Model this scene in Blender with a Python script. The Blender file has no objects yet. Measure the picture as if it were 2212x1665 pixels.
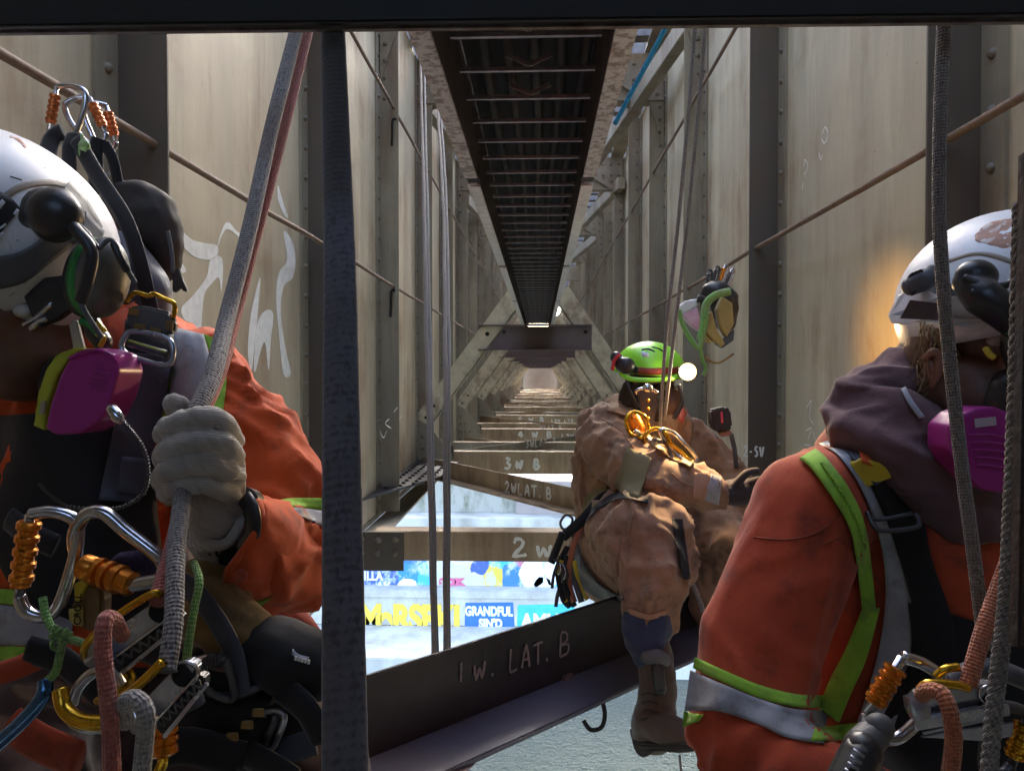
import bpy, bmesh, math, random
from mathutils import Vector, Matrix, noise, Quaternion
from mathutils.bvhtree import BVHTree
random.seed(7)
sc = bpy.context.scene
C = sc.collection
R = math.radians

# ---------------------------------------------------------------- camera
PXW, PXH, FPX = 2211.0, 1665.0, 1600.0
VPU, VPV = 1166.0, 806.0                       # where the bridge axis vanishes
YAW = math.atan((VPU - PXW/2)/FPX)             # camera turned left of the axis
PIT = math.atan((PXH/2 - VPV)/FPX)             # and a little down
cam_d = bpy.data.cameras.new('camera')
cam = bpy.data.objects.new('camera', cam_d); C.objects.link(cam)
cam_d.sensor_width = 36.0
cam_d.lens = 36.0*FPX/PXW
cam_d.clip_start = 0.02
cam_d.clip_end = 2000
cam.rotation_euler = (R(90)-PIT, 0, YAW)
sc.camera = cam
CM = Matrix.Rotation(YAW, 3, 'Z') @ Matrix.Rotation(R(90)-PIT, 3, 'X')

# ---------------------------------------------------------------- light
sc.view_settings.view_transform = 'Standard'
sc.view_settings.look = 'None'
sc.view_settings.exposure = 3.75
sc.view_settings.gamma = 1.0
sc.view_settings.use_curve_mapping = False
SUN_EL, SUN_AZ = R(33), R(8)
w = bpy.data.worlds.new('World'); sc.world = w; w.use_nodes = True
wn = w.node_tree.nodes; wl = w.node_tree.links
bg = wn['Background']; sky = wn.new('ShaderNodeTexSky')
sky.sky_type = 'NISHITA'; sky.sun_disc = False
sky.dust_density = 4.0; sky.sun_elevation = SUN_EL; sky.sun_rotation = SUN_AZ
wl.new(sky.outputs[0], bg.inputs[0]); bg.inputs[1].default_value = 0.15
sun_d = bpy.data.lights.new('sun', 'SUN'); sun_d.energy = 1.0; sun_d.angle = R(12); sun_d.color = (1, .96, .90)
sun = bpy.data.objects.new('sun', sun_d); C.objects.link(sun)
sdir = Vector((math.sin(SUN_AZ)*math.cos(SUN_EL), math.cos(SUN_AZ)*math.cos(SUN_EL), math.sin(SUN_EL)))
sun.rotation_euler = sdir.to_track_quat('Z', 'Y').to_euler()
sun.location = (0, 0, 30)
sc.cycles.max_bounces = 10
sc.cycles.diffuse_bounces = 6
sc.cycles.glossy_bounces = 3
sc.cycles.sample_clamp_indirect = 6

# ---------------------------------------------------------------- helpers
def ray(u, v):
    return (CM @ Vector(((u-PXW/2)/FPX, (PXH/2-v)/FPX, -1))).normalized()
def at(u, v, Y):
    d = ray(u, v); return d*(Y/d.y)
def on_x(u, v, X):
    d = ray(u, v); return d*(X/d.x)
def on_plane(u, v, p, n):
    d = ray(u, v); return d*(p.dot(n)/d.dot(n))

def crom(pts, n=8, closed=False):
    pts = [Vector(p) for p in pts]
    if len(pts) < 3 and not closed:
        return [pts[0].lerp(pts[1], i/n) for i in range(n+1)]
    out = []; m = len(pts); segs = m if closed else m-1
    for i in range(segs):
        if closed: a, b, c, d = pts[(i-1) % m], pts[i], pts[(i+1) % m], pts[(i+2) % m]
        else: a, b, c, d = pts[max(i-1, 0)], pts[i], pts[i+1], pts[min(i+2, m-1)]
        for k in range(n):
            t = k/n
            out.append(.5*((2*b)+(c-a)*t+(2*a-5*b+4*c-d)*t*t+(3*b-a-3*c+d)*t**3))
    if not closed: out.append(pts[-1])
    return out
def frames(pts, closed=False):
    T = []
    n = len(pts)
    for i in range(n):
        a = pts[(i-1) % n] if (closed or i > 0) else pts[i]
        b = pts[(i+1) % n] if (closed or i < n-1) else pts[i]
        t = b-a
        T.append(t.normalized() if t.length > 1e-9 else Vector((0, 0, 1)))
    up = Vector((0, -1, 0))
    if abs(T[0].dot(up)) > .95: up = Vector((1, 0, 0))
    N = (up-T[0]*up.dot(T[0])).normalized(); out = []
    for t in T:
        N = (N-t*N.dot(t))
        N = N.normalized() if N.length > 1e-6 else Vector((1, 0, 0))
        out.append((t, N, t.cross(N)))
    return out

class MB:
    def __init__(s): s.v = []; s.f = []; s.uv = {}; s.m = {}
    def face(s, idx, uv=None, m=0):
        if uv: s.uv[len(s.f)] = uv
        if m: s.m[len(s.f)] = m
        s.f.append(tuple(idx))
    def box(s, c, size, M=None):
        c = Vector(c); b = len(s.v); h = Vector(size)/2
        for sx, sy, sz in ((-1,-1,-1),(1,-1,-1),(1,1,-1),(-1,1,-1),(-1,-1,1),(1,-1,1),(1,1,1),(-1,1,1)):
            p = Vector((sx*h.x, sy*h.y, sz*h.z))
            if M is not None: p = M @ p
            s.v.append(c+p)
        for f in ((0,3,2,1),(4,5,6,7),(0,1,5,4),(1,2,6,5),(2,3,7,6),(3,0,4,7)): s.face([b+i for i in f])
        return s
    def bb(s, x0, x1, y0, y1, z0, z1):
        return s.box(((x0+x1)/2, (y0+y1)/2, (z0+z1)/2), (abs(x1-x0), abs(y1-y0), abs(z1-z0)))
    def bar(s, a, b, w, h, up=(0, 0, 1)):
        a = Vector(a); b = Vector(b); t = (b-a); L = t.length; t.normalize(); up = Vector(up)
        x = t.cross(up).normalized(); z = x.cross(t).normalized()
        M = Matrix((x, t, z)).transposed()
        return s.box((a+b)/2, (w, L, h), M)
    def tube(s, pts, r, seg=8, closed=False, cap=True, flat=1.0, nrm=None):
        pts = [Vector(p) for p in pts]; F = frames(pts, closed); n = len(pts)
        rr = r if isinstance(r, (list, tuple)) else [r]*n
        if len(rr) != n: rr = [rr[min(int(i*(len(rr)-1)/max(n-1, 1)), len(rr)-2)]*(1-(i*(len(rr)-1)/(n-1)) % 1) + rr[min(int(i*(len(rr)-1)/max(n-1, 1))+1, len(rr)-1)]*((i*(len(rr)-1)/(n-1)) % 1) for i in range(n)]
        b = len(s.v); L = 0; Ls = []
        for i, p in enumerate(pts):
            if i: L += (p-pts[i-1]).length
            Ls.append(L)
            t, N, B = F[i]
            if nrm is not None:
                B = t.cross(Vector(nrm)).normalized(); N = B.cross(t)
            for k in range(seg):
                a = 2*math.pi*k/seg
                s.v.append(p+N*(math.cos(a)*rr[i]*flat)+B*(math.sin(a)*rr[i]))
        m = n if closed else n-1
        for i in range(m):
            j = (i+1) % n; l1 = Ls[j] if j else L+(pts[0]-pts[-1]).length
            for k in range(seg):
                k2 = (k+1) % seg
                s.face((b+i*seg+k, b+i*seg+k2, b+j*seg+k2, b+j*seg+k), ((k/seg, Ls[i]), ((k+1)/seg, Ls[i]), ((k+1)/seg, l1), (k/seg, l1)))
        if cap and not closed:
            s.face([b+k for k in range(seg)][::-1]); s.face([b+(n-1)*seg+k for k in range(seg)])
        return s
    def ell(s, c, rad, M=None, nu=20, nv=12, v0=-90, v1=90):
        c = Vector(c); b = len(s.v)
        for j in range(nv+1):
            la = R(v0+(v1-v0)*j/nv)
            for i in range(nu):
                lo = 2*math.pi*i/nu
                p = Vector((rad[0]*math.cos(la)*math.cos(lo), rad[1]*math.cos(la)*math.sin(lo), rad[2]*math.sin(la)))
                if M is not None: p = M @ p
                s.v.append(c+p)
        for j in range(nv):
            for i in range(nu):
                i2 = (i+1) % nu
                s.face((b+j*nu+i, b+j*nu+i2, b+(j+1)*nu+i2, b+(j+1)*nu+i))
        return s
    def prism(s, poly, d):
        """poly: list of 3D points in a plane; extruded by vector d"""
        b = len(s.v); n = len(poly); d = Vector(d)
        for p in poly: s.v.append(Vector(p))
        for p in poly: s.v.append(Vector(p)+d)
        s.face([b+i for i in range(n)][::-1]); s.face([b+n+i for i in range(n)])
        for i in range(n):
            j = (i+1) % n; s.face((b+i, b+j, b+n+j, b+n+i))
        return s
    def ribbon(s, pts, wid, n):
        """flat strip of width wid lying in the plane with normal n"""
        n = Vector(n); pts = [Vector(p) for p in pts]; b = len(s.v)
        for i, p in enumerate(pts):
            t = (pts[min(i+1, len(pts)-1)]-pts[max(i-1, 0)]).normalized()
            x = t.cross(n).normalized()*(wid/2)*random.uniform(.7, 1.2)
            s.v += [p-x, p+x]
        for i in range(len(pts)-1): s.face((b+2*i, b+2*i+1, b+2*i+3, b+2*i+2))
        return s
    def lathe(s, a, b, prof, seg=16):
        """prof: list of (t along a->b 0..1, radius)"""
        a = Vector(a); b = Vector(b); pts = [a.lerp(b, t) for t, _ in prof]
        t = (b-a).normalized(); N = t.orthogonal().normalized(); B = t.cross(N); o = len(s.v)
        for p, (_, r) in zip(pts, prof):
            for k in range(seg):
                an = 2*math.pi*k/seg; s.v.append(p+N*math.cos(an)*r+B*math.sin(an)*r)
        for i in range(len(prof)-1):
            for k in range(seg):
                k2 = (k+1) % seg; s.face((o+i*seg+k, o+i*seg+k2, o+(i+1)*seg+k2, o+(i+1)*seg+k))
        s.face([o+k for k in range(seg)][::-1]); s.face([o+(len(prof)-1)*seg+k for k in range(seg)])
        return s
    def mesh(s, name):
        me = bpy.data.meshes.new(name); me.from_pydata([tuple(p) for p in s.v], [], s.f)
        if s.uv:
            ul = me.uv_layers.new(name='uv')
            for p in me.polygons:
                q = s.uv.get(p.index)
                if q:
                    for k, li in enumerate(p.loop_indices): ul.data[li].uv = q[k]
        me.update(); return me
    def build(s, name, mat, parent=None, smooth=False, bevel=0, **tags):
        me = s.mesh(name)
        return link(name, me, mat, parent, smooth, bevel, **tags)

def link(name, me, mat, parent=None, smooth=False, bevel=0, **tags):
    bm = bmesh.new(); bm.from_mesh(me)
    bmesh.ops.recalc_face_normals(bm, faces=bm.faces)
    if bevel:
        bmesh.ops.bevel(bm, geom=list(bm.edges), offset=bevel, segments=2, affect='EDGES', clamp_overlap=True)
    bm.to_mesh(me); bm.free()
    o = bpy.data.objects.new(name, me); C.objects.link(o)
    me.materials.append(mat)
    if smooth == 'auto':
        bpy_auto(me)
    elif smooth:
        for p in me.polygons: p.use_smooth = True
    if parent is not None: child(o, parent)
    for k, v in tags.items(): o[k] = v
    return o
def bpy_auto(me, ang=40):
    for p in me.polygons: p.use_smooth = True
    me.set_sharp_from_angle(angle=R(ang))
def child(o, p):
    o.parent = p
    m = Matrix.Identity(4); q = p
    m = world_of(p)
    o.matrix_parent_inverse = m.inverted()
def world_of(p):
    m = Matrix.Translation(p.location) @ p.rotation_euler.to_matrix().to_4x4()
    if p.parent is not None:
        m = world_of(p.parent) @ p.matrix_parent_inverse @ m
    return m
def thing(name, label, cat, loc, group=None):
    o = bpy.data.objects.new(name, None); C.objects.link(o); o.location = loc
    o.empty_display_size = .05
    o['label'] = label; o['category'] = cat
    if group: o['group'] = group
    return o
def tag(o, label, cat, group=None):
    o['label'] = label; o['category'] = cat
    if group: o['group'] = group
    return o

# ---------------------------------------------------------------- materials
def NT(name):
    m = bpy.data.materials.new(name); m.use_nodes = True
    nt = m.node_tree; b = nt.nodes['Principled BSDF']
    return m, nt, b
def L(nt, a, b): nt.links.new(a, b)
def noise_n(nt, scale, detail=5, vec=None, rough=.6):
    n = nt.nodes.new('ShaderNodeTexNoise'); n.inputs['Scale'].default_value = scale
    n.inputs['Detail'].default_value = detail; n.inputs['Roughness'].default_value = rough
    if vec is not None: L(nt, vec, n.inputs['Vector'])
    return n
def ramp(nt, src, p0, p1, c0=(0, 0, 0, 1), c1=(1, 1, 1, 1)):
    r = nt.nodes.new('ShaderNodeValToRGB'); r.color_ramp.elements[0].position = p0; r.color_ramp.elements[1].position = p1
    r.color_ramp.elements[0].color = c0; r.color_ramp.elements[1].color = c1
    L(nt, src, r.inputs[0]); return r
def mixc(nt, fac, a, b, mode='MIX'):
    m = nt.nodes.new('ShaderNodeMix'); m.data_type = 'RGBA'; m.blend_type = mode
    if isinstance(fac, (int, float)): m.inputs[0].default_value = fac
    else: L(nt, fac, m.inputs[0])
    for k, x in ((6, a), (7, b)):
        if isinstance(x, tuple): m.inputs[k].default_value = (x[0], x[1], x[2], 1)
        else: L(nt, x, m.inputs[k])
    return m.outputs[2]
def coords(nt, scale=(1, 1, 1)):
    tc = nt.nodes.new('ShaderNodeTexCoord'); mp = nt.nodes.new('ShaderNodeMapping')
    mp.inputs['Scale'].default_value = scale; L(nt, tc.outputs['Object'], mp.inputs[0]); return mp.outputs[0]
def bump(nt, b, h, strength=.3, dist=.01):
    bp = nt.nodes.new('ShaderNodeBump'); bp.inputs['Strength'].default_value = strength; bp.inputs['Distance'].default_value = dist
    L(nt, h, bp.inputs['Height']); L(nt, bp.outputs[0], b.inputs['Normal'])
def mat(name, col, col2=None, sc1=8, rough=.6, metal=0, bmp=.2, bsc=60, dist=.003, stretch=(1, 1, 1), lo=.35, hi=.7, spec=None):
    m, nt, b = NT(name)
    v = coords(nt, stretch)
    n1 = noise_n(nt, sc1, 6, v)
    if col2 is None: col2 = tuple(c*.72 for c in col)
    r = ramp(nt, n1.outputs[0], lo, hi)
    L(nt, mixc(nt, r.outputs[0], tuple(col), tuple(col2)), b.inputs['Base Color'])
    b.inputs['Metallic'].default_value = metal
    n2 = noise_n(nt, bsc, 4, v)
    rr = nt.nodes.new('ShaderNodeMapRange'); rr.inputs[3].default_value = max(rough-.12, .03); rr.inputs[4].default_value = min(rough+.12, 1)
    L(nt, n1.outputs[0], rr.inputs[0]); L(nt, rr.outputs[0], b.inputs['Roughness'])
    if spec is not None: b.inputs['Specular IOR Level'].default_value = spec
    if bmp: bump(nt, b, n2.outputs[0], bmp, dist)
    return m

def paint_mat(name, base, stain, rust, rust_lo=.62, dirt=(.10, .09, .07), vert=True):
    m, nt, b = NT(name)
    v1 = coords(nt, (1.3, 1.3, .28) if vert else (1, 1, 1))
    v2 = coords(nt, (3.2, 3.2, .35) if vert else (5, 5, 5))
    v3 = coords(nt)
    a = noise_n(nt, 1.6, 7, v1); c = noise_n(nt, 1.2, 8, v2, .7); d = noise_n(nt, 14, 6, v3); e = noise_n(nt, 2.3, 8, v3, .65)
    col = mixc(nt, ramp(nt, a.outputs[0], .38, .62).outputs[0], base, stain)
    col = mixc(nt, ramp(nt, c.outputs[0], .45, .85, (0, 0, 0, 1), (.9, .9, .9, 1)).outputs[0], col, dirt)
    g_ = noise_n(nt, .9, 9, v3, .6); col = mixc(nt, ramp(nt, g_.outputs[0], .50, .53, (0, 0, 0, 1), (.34, .34, .34, 1)).outputs[0], col, stain)
    mul = nt.nodes.new('ShaderNodeMath'); mul.operation = 'MULTIPLY'
    L(nt, ramp(nt, e.outputs[0], rust_lo-.1, rust_lo+.08).outputs[0], mul.inputs[0]); L(nt, ramp(nt, c.outputs[0], .40, .62).outputs[0], mul.inputs[1])
    col = mixc(nt, mul.outputs[0], col, rust)
    sp = noise_n(nt, 55, 3, v3)
    col = mixc(nt, ramp(nt, sp.outputs[0], .70, .76).outputs[0], col, (.10, .07, .05))
    L(nt, col, b.inputs['Base Color'])
    b.inputs['Roughness'].default_value = .55
    bump(nt, b, d.outputs[0], .25, .004)
    return m

M = {}
M['wall'] = paint_mat('painted_steel', (.58, .51, .355), (.41, .35, .245), (.30, .19, .11), .55, (.20, .17, .12))
M['stiff'] = paint_mat('stiffener_paint', (.30, .265, .195), (.20, .18, .135), (.16, .10, .065), .55, (.09, .075, .06))
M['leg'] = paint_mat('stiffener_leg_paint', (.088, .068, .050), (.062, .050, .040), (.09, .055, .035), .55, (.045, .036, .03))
M['brace'] = paint_mat('bracing_paint', (.62, .56, .40), (.48, .42, .29), (.20, .12, .075), .55, (.12, .10, .075), vert=False)
M['strut'] = paint_mat('strut_paint', (.44, .325, .20), (.32, .235, .145), (.17, .095, .05), .5, (.09, .07, .045))
M['purple'] = paint_mat('maroon_primer', (.13, .092, .095), (.105, .075, .078), (.11, .065, .05), .6, (.07, .05, .05), vert=False)
M['dark'] = mat('dark_steel', (.035, .031, .033), (.022, .018, .018), 6, .5, .1, .35, 40, .004)
M['darker'] = mat('near_black_steel', (.006, .005, .005), (.010, .007, .005), 9, .75, 0, .5, 50, .004)  # near black stands in for the missing light on the top bar
M['barrust'] = mat('rust_brown_bar', (.028, .022, .021), (.065, .035, .024), 18, .85, 0, .8, 90, .003)
M['rod'] = mat('rusty_rod', (.16, .11, .09), (.24, .17, .12), 30, .8, 0, .6, 150, .002)
M['rodr'] = mat('orange_rusty_rod', (.20, .125, .08), (.14, .085, .06), 30, .8, 0, .6, 150, .002)
M['rivet'] = mat('rivet_paint', (.19, .16, .12), (.085, .065, .05), 20, .5, 0, .2, 100)
M['hole'] = mat('hole_black', (.01, .01, .01), None, 5, .9, 0, 0)
M['zinc'] = mat('corroded_zinc', (.50, .49, .50), (.24, .20, .19), 70, .6, .25, .9, 120, .003, lo=.45, hi=.58)
M['zinc2'] = mat('pale_zinc', (.66, .64, .64), (.52, .48, .46), 30, .55, .2, .3, 100)
M['rail'] = mat('brown_rail', (.050, .036, .032), (.032, .024, .024), 12, .6, .1, .4, 60)
M['tray'] = mat('tray_black', (.013, .010, .011), (.02, .014, .012), 10, .8, 0, .4, 40)
M['rung'] = mat('rung_steel', (.38, .35, .36), (.22, .19, .20), 30, .5, .3, .3, 90)
M['tie'] = mat('weathered_timber', (.13, .12, .12), (.07, .06, .06), 10, .85, 0, .6, 30, .01, (1, 6, 1))
M['chalk'] = mat('chalk', (.80, .79, .75), (.62, .60, .55), 200, .95, 0, .3, 300, .001)
M['chalkd'] = mat('chalk_faint', (.42, .37, .34), (.16, .14, .13), 250, .95, 0, .3, 300, .001)
M['spray'] = mat('white_spray', (.82, .82, .79), (.66, .66, .62), 25, .7, 0, .1)

# rope with a braided sheath
def rope_mat(name, c1, c2, c3, n_ar=6, pitch=150, bs=.8):
    m, nt, b = NT(name)
    uv = nt.nodes.new('ShaderNodeUVMap')
    sep = nt.nodes.new('ShaderNodeSeparateXYZ'); L(nt, uv.outputs[0], sep.inputs[0])
    nwarp = noise_n(nt, 90, 2, coords(nt))
    def lin(a, bb, sgn):
        x = nt.nodes.new('ShaderNodeMath'); x.operation = 'MULTIPLY'; x.inputs[1].default_value = a; L(nt, sep.outputs[0], x.inputs[0])
        y = nt.nodes.new('ShaderNodeMath'); y.operation = 'MULTIPLY'; y.inputs[1].default_value = bb*sgn; L(nt, sep.outputs[1], y.inputs[0])
        z0 = nt.nodes.new('ShaderNodeMath'); z0.operation = 'ADD'; L(nt, x.outputs[0], z0.inputs[0]); L(nt, y.outputs[0], z0.inputs[1])
        z = nt.nodes.new('ShaderNodeMath'); z.operation = 'MULTIPLY_ADD'; z.inputs[1].default_value = 1.3; L(nt, nwarp.outputs[0], z.inputs[0]); L(nt, z0.outputs[0], z.inputs[2])
        q = nt.nodes.new('ShaderNodeMath'); q.operation = 'SINE'
        w_ = nt.nodes.new('ShaderNodeMath'); w_.operation = 'MULTIPLY'; w_.inputs[1].default_value = 2*math.pi; L(nt, z.outputs[0], w_.inputs[0]); L(nt, w_.outputs[0], q.inputs[0])
        return q.outputs[0]
    a = lin(n_ar, pitch, 1); c = lin(n_ar, pitch, -1)
    mul = nt.nodes.new('ShaderNodeMath'); mul.operation = 'MULTIPLY'; L(nt, a, mul.inputs[0]); L(nt, c, mul.inputs[1])
    n = noise_n(nt, 260, 3, coords(nt)); n2 = noise_n(nt, 14, 5, coords(nt))
    add = nt.nodes.new('ShaderNodeMath'); add.operation = 'ADD'; L(nt, mul.outputs[0], add.inputs[0])
    s2 = nt.nodes.new('ShaderNodeMath'); s2.operation = 'MULTIPLY'; s2.inputs[1].default_value = 1.6; L(nt, n.outputs[0], s2.inputs[0]); L(nt, s2.outputs[0], add.inputs[1])
    mpu = nt.nodes.new('ShaderNodeMapping'); mpu.inputs['Scale'].default_value = (n_ar*1.3, pitch*1.1, 1); L(nt, uv.outputs[0], mpu.inputs[0])
    fl = noise_n(nt, 1.0, 3, mpu.outputs[0], .7)
    a2 = nt.nodes.new('ShaderNodeMath'); a2.operation = 'MULTIPLY_ADD'; a2.inputs[1].default_value = .16; L(nt, mul.outputs[0], a2.inputs[0]); L(nt, fl.outputs[0], a2.inputs[2])
    col = mixc(nt, ramp(nt, a2.outputs[0], .50, .66).outputs[0], c1, c2)
    col = mixc(nt, ramp(nt, n2.outputs[0], .45, .75).outputs[0], col, c3)
    L(nt, col, b.inputs['Base Color']); b.inputs['Roughness'].default_value = .9
    b.inputs['Sheen Weight'].default_value = .3
    bump(nt, b, add.outputs[0], bs*.7, .002)
    return m
M['rope_grey'] = rope_mat('grey_flecked_rope', (.36, .35, .35), (.05, .05, .08), (.30, .28, .26))
M['rope_dirty'] = rope_mat('dirty_tan_rope', (.25, .235, .23), (.06, .055, .06), (.18, .155, .14))
M['rope_red'] = rope_mat('faded_red_rope', (.42, .10, .08), (.22, .055, .05), (.40, .15, .12))
M['rope_orange'] = rope_mat('orange_rope', (.48, .15, .06), (.28, .08, .045), (.36, .12, .07))
M['rope_brown'] = rope_mat('brown_hanging_rope', (.20, .17, .15), (.08, .065, .055), (.16, .13, .11))
M['rope_blue'] = rope_mat('sky_blue_rope', (.02, .42, .75), (.01, .30, .6), (.02, .36, .7))
M['cord_green'] = rope_mat('green_cord', (.20, .42, .10), (.10, .25, .06), (.28, .34, .16))
M['sleeve'] = rope_mat('blue_black_braid', (.075, .075, .092), (.034, .033, .042), (.048, .045, .052), 5, 75, .12)

# the sleeve goes from brown-black at its top to blue-grey braid lower down
nt = M['sleeve'].node_tree; b = nt.nodes['Principled BSDF']; src = b.inputs['Base Color'].links[0].from_socket
uvn = nt.nodes.new('ShaderNodeUVMap'); sp_ = nt.nodes.new('ShaderNodeSeparateXYZ'); L(nt, uvn.outputs[0], sp_.inputs[0])
nz = noise_n(nt, 30, 6, coords(nt)); ma = nt.nodes.new('ShaderNodeMath'); ma.operation = 'MULTIPLY_ADD'; ma.inputs[1].default_value = .16; L(nt, nz.outputs[0], ma.inputs[0]); L(nt, sp_.outputs[1], ma.inputs[2])
L(nt, mixc(nt, ramp(nt, ma.outputs[0], .28, .40).outputs[0], (.012, .009, .008), src), b.inputs['Base Color'])
# ================================================================ SETTING
AX = 1.2                    # half the clear width between the two girders
Y0, DY = 2.07, 1.71         # stiffener stations
ST = [Y0+DY*k for k in range(-4, 27)]
ZB, ZT = -1.05, 3.05

def struct(o): o['kind'] = 'structure'; return o
# --- water, ground, bank
m, nt, b = NT('river_water')
b.inputs['Base Color'].default_value = (.07, .078, .058, 1); b.inputs['Roughness'].default_value = .04
b.inputs['IOR'].default_value = 1.33
n = noise_n(nt, 3.2, 6, coords(nt, (1, 1.5, 1))); n2 = noise_n(nt, 11, 3, coords(nt))
ad = nt.nodes.new('ShaderNodeMath'); ad.operation = 'ADD'; L(nt, n.outputs[0], ad.inputs[0]); L(nt, n2.outputs[0], ad.inputs[1])
bump(nt, b, ad.outputs[0], 1.0, .5)
M['water'] = m
M['ground'] = mat('riverside_ground', (.22, .21, .18), (.16, .15, .12), .4, .9, 0, .5, 6, .05)
M['conc'] = mat('pale_concrete', (.46, .45, .42), (.26, .25, .22), 1.1, .85, 0, .8, 9, .03, (1, 1, .6), .42, .72)
m, nt, b = NT('mossy_concrete')
n = noise_n(nt, 1.3, 9, coords(nt, (1.5, 1, .5)), .7); n2 = noise_n(nt, .5, 6, coords(nt, (1, 1, 2.2)))
col = mixc(nt, ramp(nt, n.outputs[0], .50, .64).outputs[0], (.34, .33, .30), (.09, .10, .05))
L(nt, mixc(nt, ramp(nt, n2.outputs[0], .3, .6).outputs[0], (.32, .31, .28), col), b.inputs['Base Color']); b.inputs['Roughness'].default_value = .9
bump(nt, b, n.outputs[0], .5, .05); M['moss'] = m
# painted mural: flat print on concrete
m, nt, b = NT('mural_paint')
v = coords(nt, (1, 1, .75)); wn_ = noise_n(nt, .8, 4, v)
mx = nt.nodes.new('ShaderNodeMix'); mx.data_type = 'VECTOR'; mx.inputs[0].default_value = .35; L(nt, v, mx.inputs[4]); L(nt, wn_.outputs[1], mx.inputs[5])
vo = nt.nodes.new('ShaderNodeTexVoronoi'); vo.inputs['Scale'].default_value = 2.6; L(nt, mx.outputs[1], vo.inputs['Vector'])
sp = nt.nodes.new('ShaderNodeSeparateColor'); L(nt, vo.outputs['Color'], sp.inputs[0])
r = nt.nodes.new('ShaderNodeValToRGB'); r.color_ramp.interpolation = 'CONSTANT'
cols = [(.04, .16, .45), (.55, .42, .06), (.06, .38, .62), (.50, .46, .38), (.05, .10, .30), (.62, .60, .58), (.45, .14, .22), (.10, .45, .65), (.52, .38, .30), (.04, .22, .55)]
while len(r.color_ramp.elements) < len(cols): r.color_ramp.elements.new(.5)
for i, c in enumerate(cols): r.color_ramp.elements[i].position = i/len(cols); r.color_ramp.elements[i].color = (*c, 1)
L(nt, sp.outputs[0], r.inputs[0])
wv = noise_n(nt, 3.5, 8, v, .75)
L(nt, mixc(nt, ramp(nt, wv.outputs[0], .5, .62).outputs[0], r.outputs[0], (.45, .52, .60)), b.inputs['Base Color']); b.inputs['Roughness'].default_value = .7
M['mural'] = m
for k, c in dict(gyellow=(.72, .52, .06), gblue=(.03, .13, .36), gwhite=(.75, .77, .78), gcyan=(.05, .42, .62)).items():
    M[k] = mat('wall_paint_'+k[1:], c, tuple(x*.8 for x in c), 4, .7, 0, .1)

YW = 22.0
struct(MB().bb(-400, 400, -60, YW-2.2, -8.05, -8.0).build('river_water', M['water']))
struct(MB().bb(-400, 400, YW+3, 900, -3.72, -3.62).build('ground', M['ground']))
struct(MB().bb(-400, 400, -300, -60, -8.1, -7.4).build('far_bank_ground', M['ground']))
struct(MB().bb(-120, 120, YW-2.6, YW, -8.6, -7.56).build('quay_slab', M['conc'], bevel=.03))
bank = thing('embankment_wall', 'pale stepped concrete river wall covered in graffiti, seen below the girders', 'wall', (0, YW, -7.56))
MB().bb(-120, 120, YW, YW+.8, -7.555, -6.72).build('lower_wall', M['conc'], bank)
MB().bb(-120, 120, YW-.08, YW+.9, -6.715, -6.50).build('ledge', M['conc'], bank, bevel=.02)
MB().bb(-120, 120, YW+.5, YW+1.6, -6.495, -4.86).build('mural_wall', M['mural'], bank)
MB().bb(-120, 120, YW+.6, YW+2.6, -4.855, -4.45).build('coping', M['conc'], bank, bevel=.02)
MB().bb(-120, -.75, YW+1.6, YW+3.0, -4.445, -3.40).build('upper_wall', M['moss'], bank)
MB().bb(-.745, 120, YW+1.3, YW+3.0, -4.445, -3.40).build('upper_wall', mat('pinkish_concrete', (.30, .25, .24), (.25, .21, .2), 1, .85, 0, .3, 10), bank)
def fp(u, v, Y): p = at(u, v, Y); return (p.x, Y, p.z)
def wall_poly(pts, Y, m, name='painted_shape', parent=bank):
    return MB().prism([fp(u, v, Y) for u, v in pts], (0, -.004, 0)).build(name, m, parent)
wall_poly([(1005, 1301), (1108, 1300), (1112, 1366), (1003, 1366)], YW-.004, M['gblue'], 'painted_panel')
wall_poly([(1118, 1306), (1240, 1303), (1240, 1364), (1116, 1366)], YW-.004, M['gcyan'], 'painted_panel')
def text_obj(txt, p, size, m, parent, name, offset=0.0, sx=1.0, ext=.003, yaw=0, space=1.0):
    cu = bpy.data.curves.new(name, 'FONT'); cu.body = txt; cu.size = size; cu.offset = offset; cu.extrude = ext; cu.space_character = space
    to = bpy.data.objects.new(name, cu); C.objects.link(to)
    dg = bpy.context.evaluated_depsgraph_get(); me = bpy.data.meshes.new_from_object(to.evaluated_get(dg))
    bpy.data.objects.remove(to)
    me.transform(Matrix.Translation(p) @ Matrix.Rotation(yaw, 4, 'Z') @ Matrix.Rotation(R(90), 4, 'X') @ Matrix.Diagonal((sx, 1, 1, 1)))
    o = bpy.data.objects.new(name, me); C.objects.link(o); me.materials.clear(); me.materials.append(m)
    if parent is not None: child(o, parent)
    return o
q = fp(776, 1360, YW-.012)
text_obj('MaRSEKI', q, 1.10, M['gyellow'], bank, 'graffiti_lettering', .055, .80, space=.93)
q = fp(1004, 1328, YW-.014)
text_obj('GRANDFUL', q, .38, M['gwhite'], bank, 'graffiti_lettering', .018, .72)
q = fp(1034, 1354, YW-.014)
text_obj("SIN'D", q, .36, M['gwhite'], bank, 'graffiti_lettering', .018, .8)
q = fp(1125, 1358, YW-.014)
text_obj('AMUR', q, .66, M['gwhite'], bank, 'graffiti_lettering', .03, .8)
q = fp(786, 1252, YW+.48)
text_obj('ILLA', q, .38, M['gwhite'], bank, 'graffiti_lettering', .012, .8)
q = fp(812, 1274, YW+.48)
text_obj('AK', q, .34, M['gwhite'], bank, 'graffiti_lettering', .016, 1.0)
q = fp(950, 1262, YW+.48)
text_obj('SOK', q, .26, mat('wall_paint_pink', (.6, .12, .25)), bank, 'graffiti_lettering', .03, 1.4)
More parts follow.
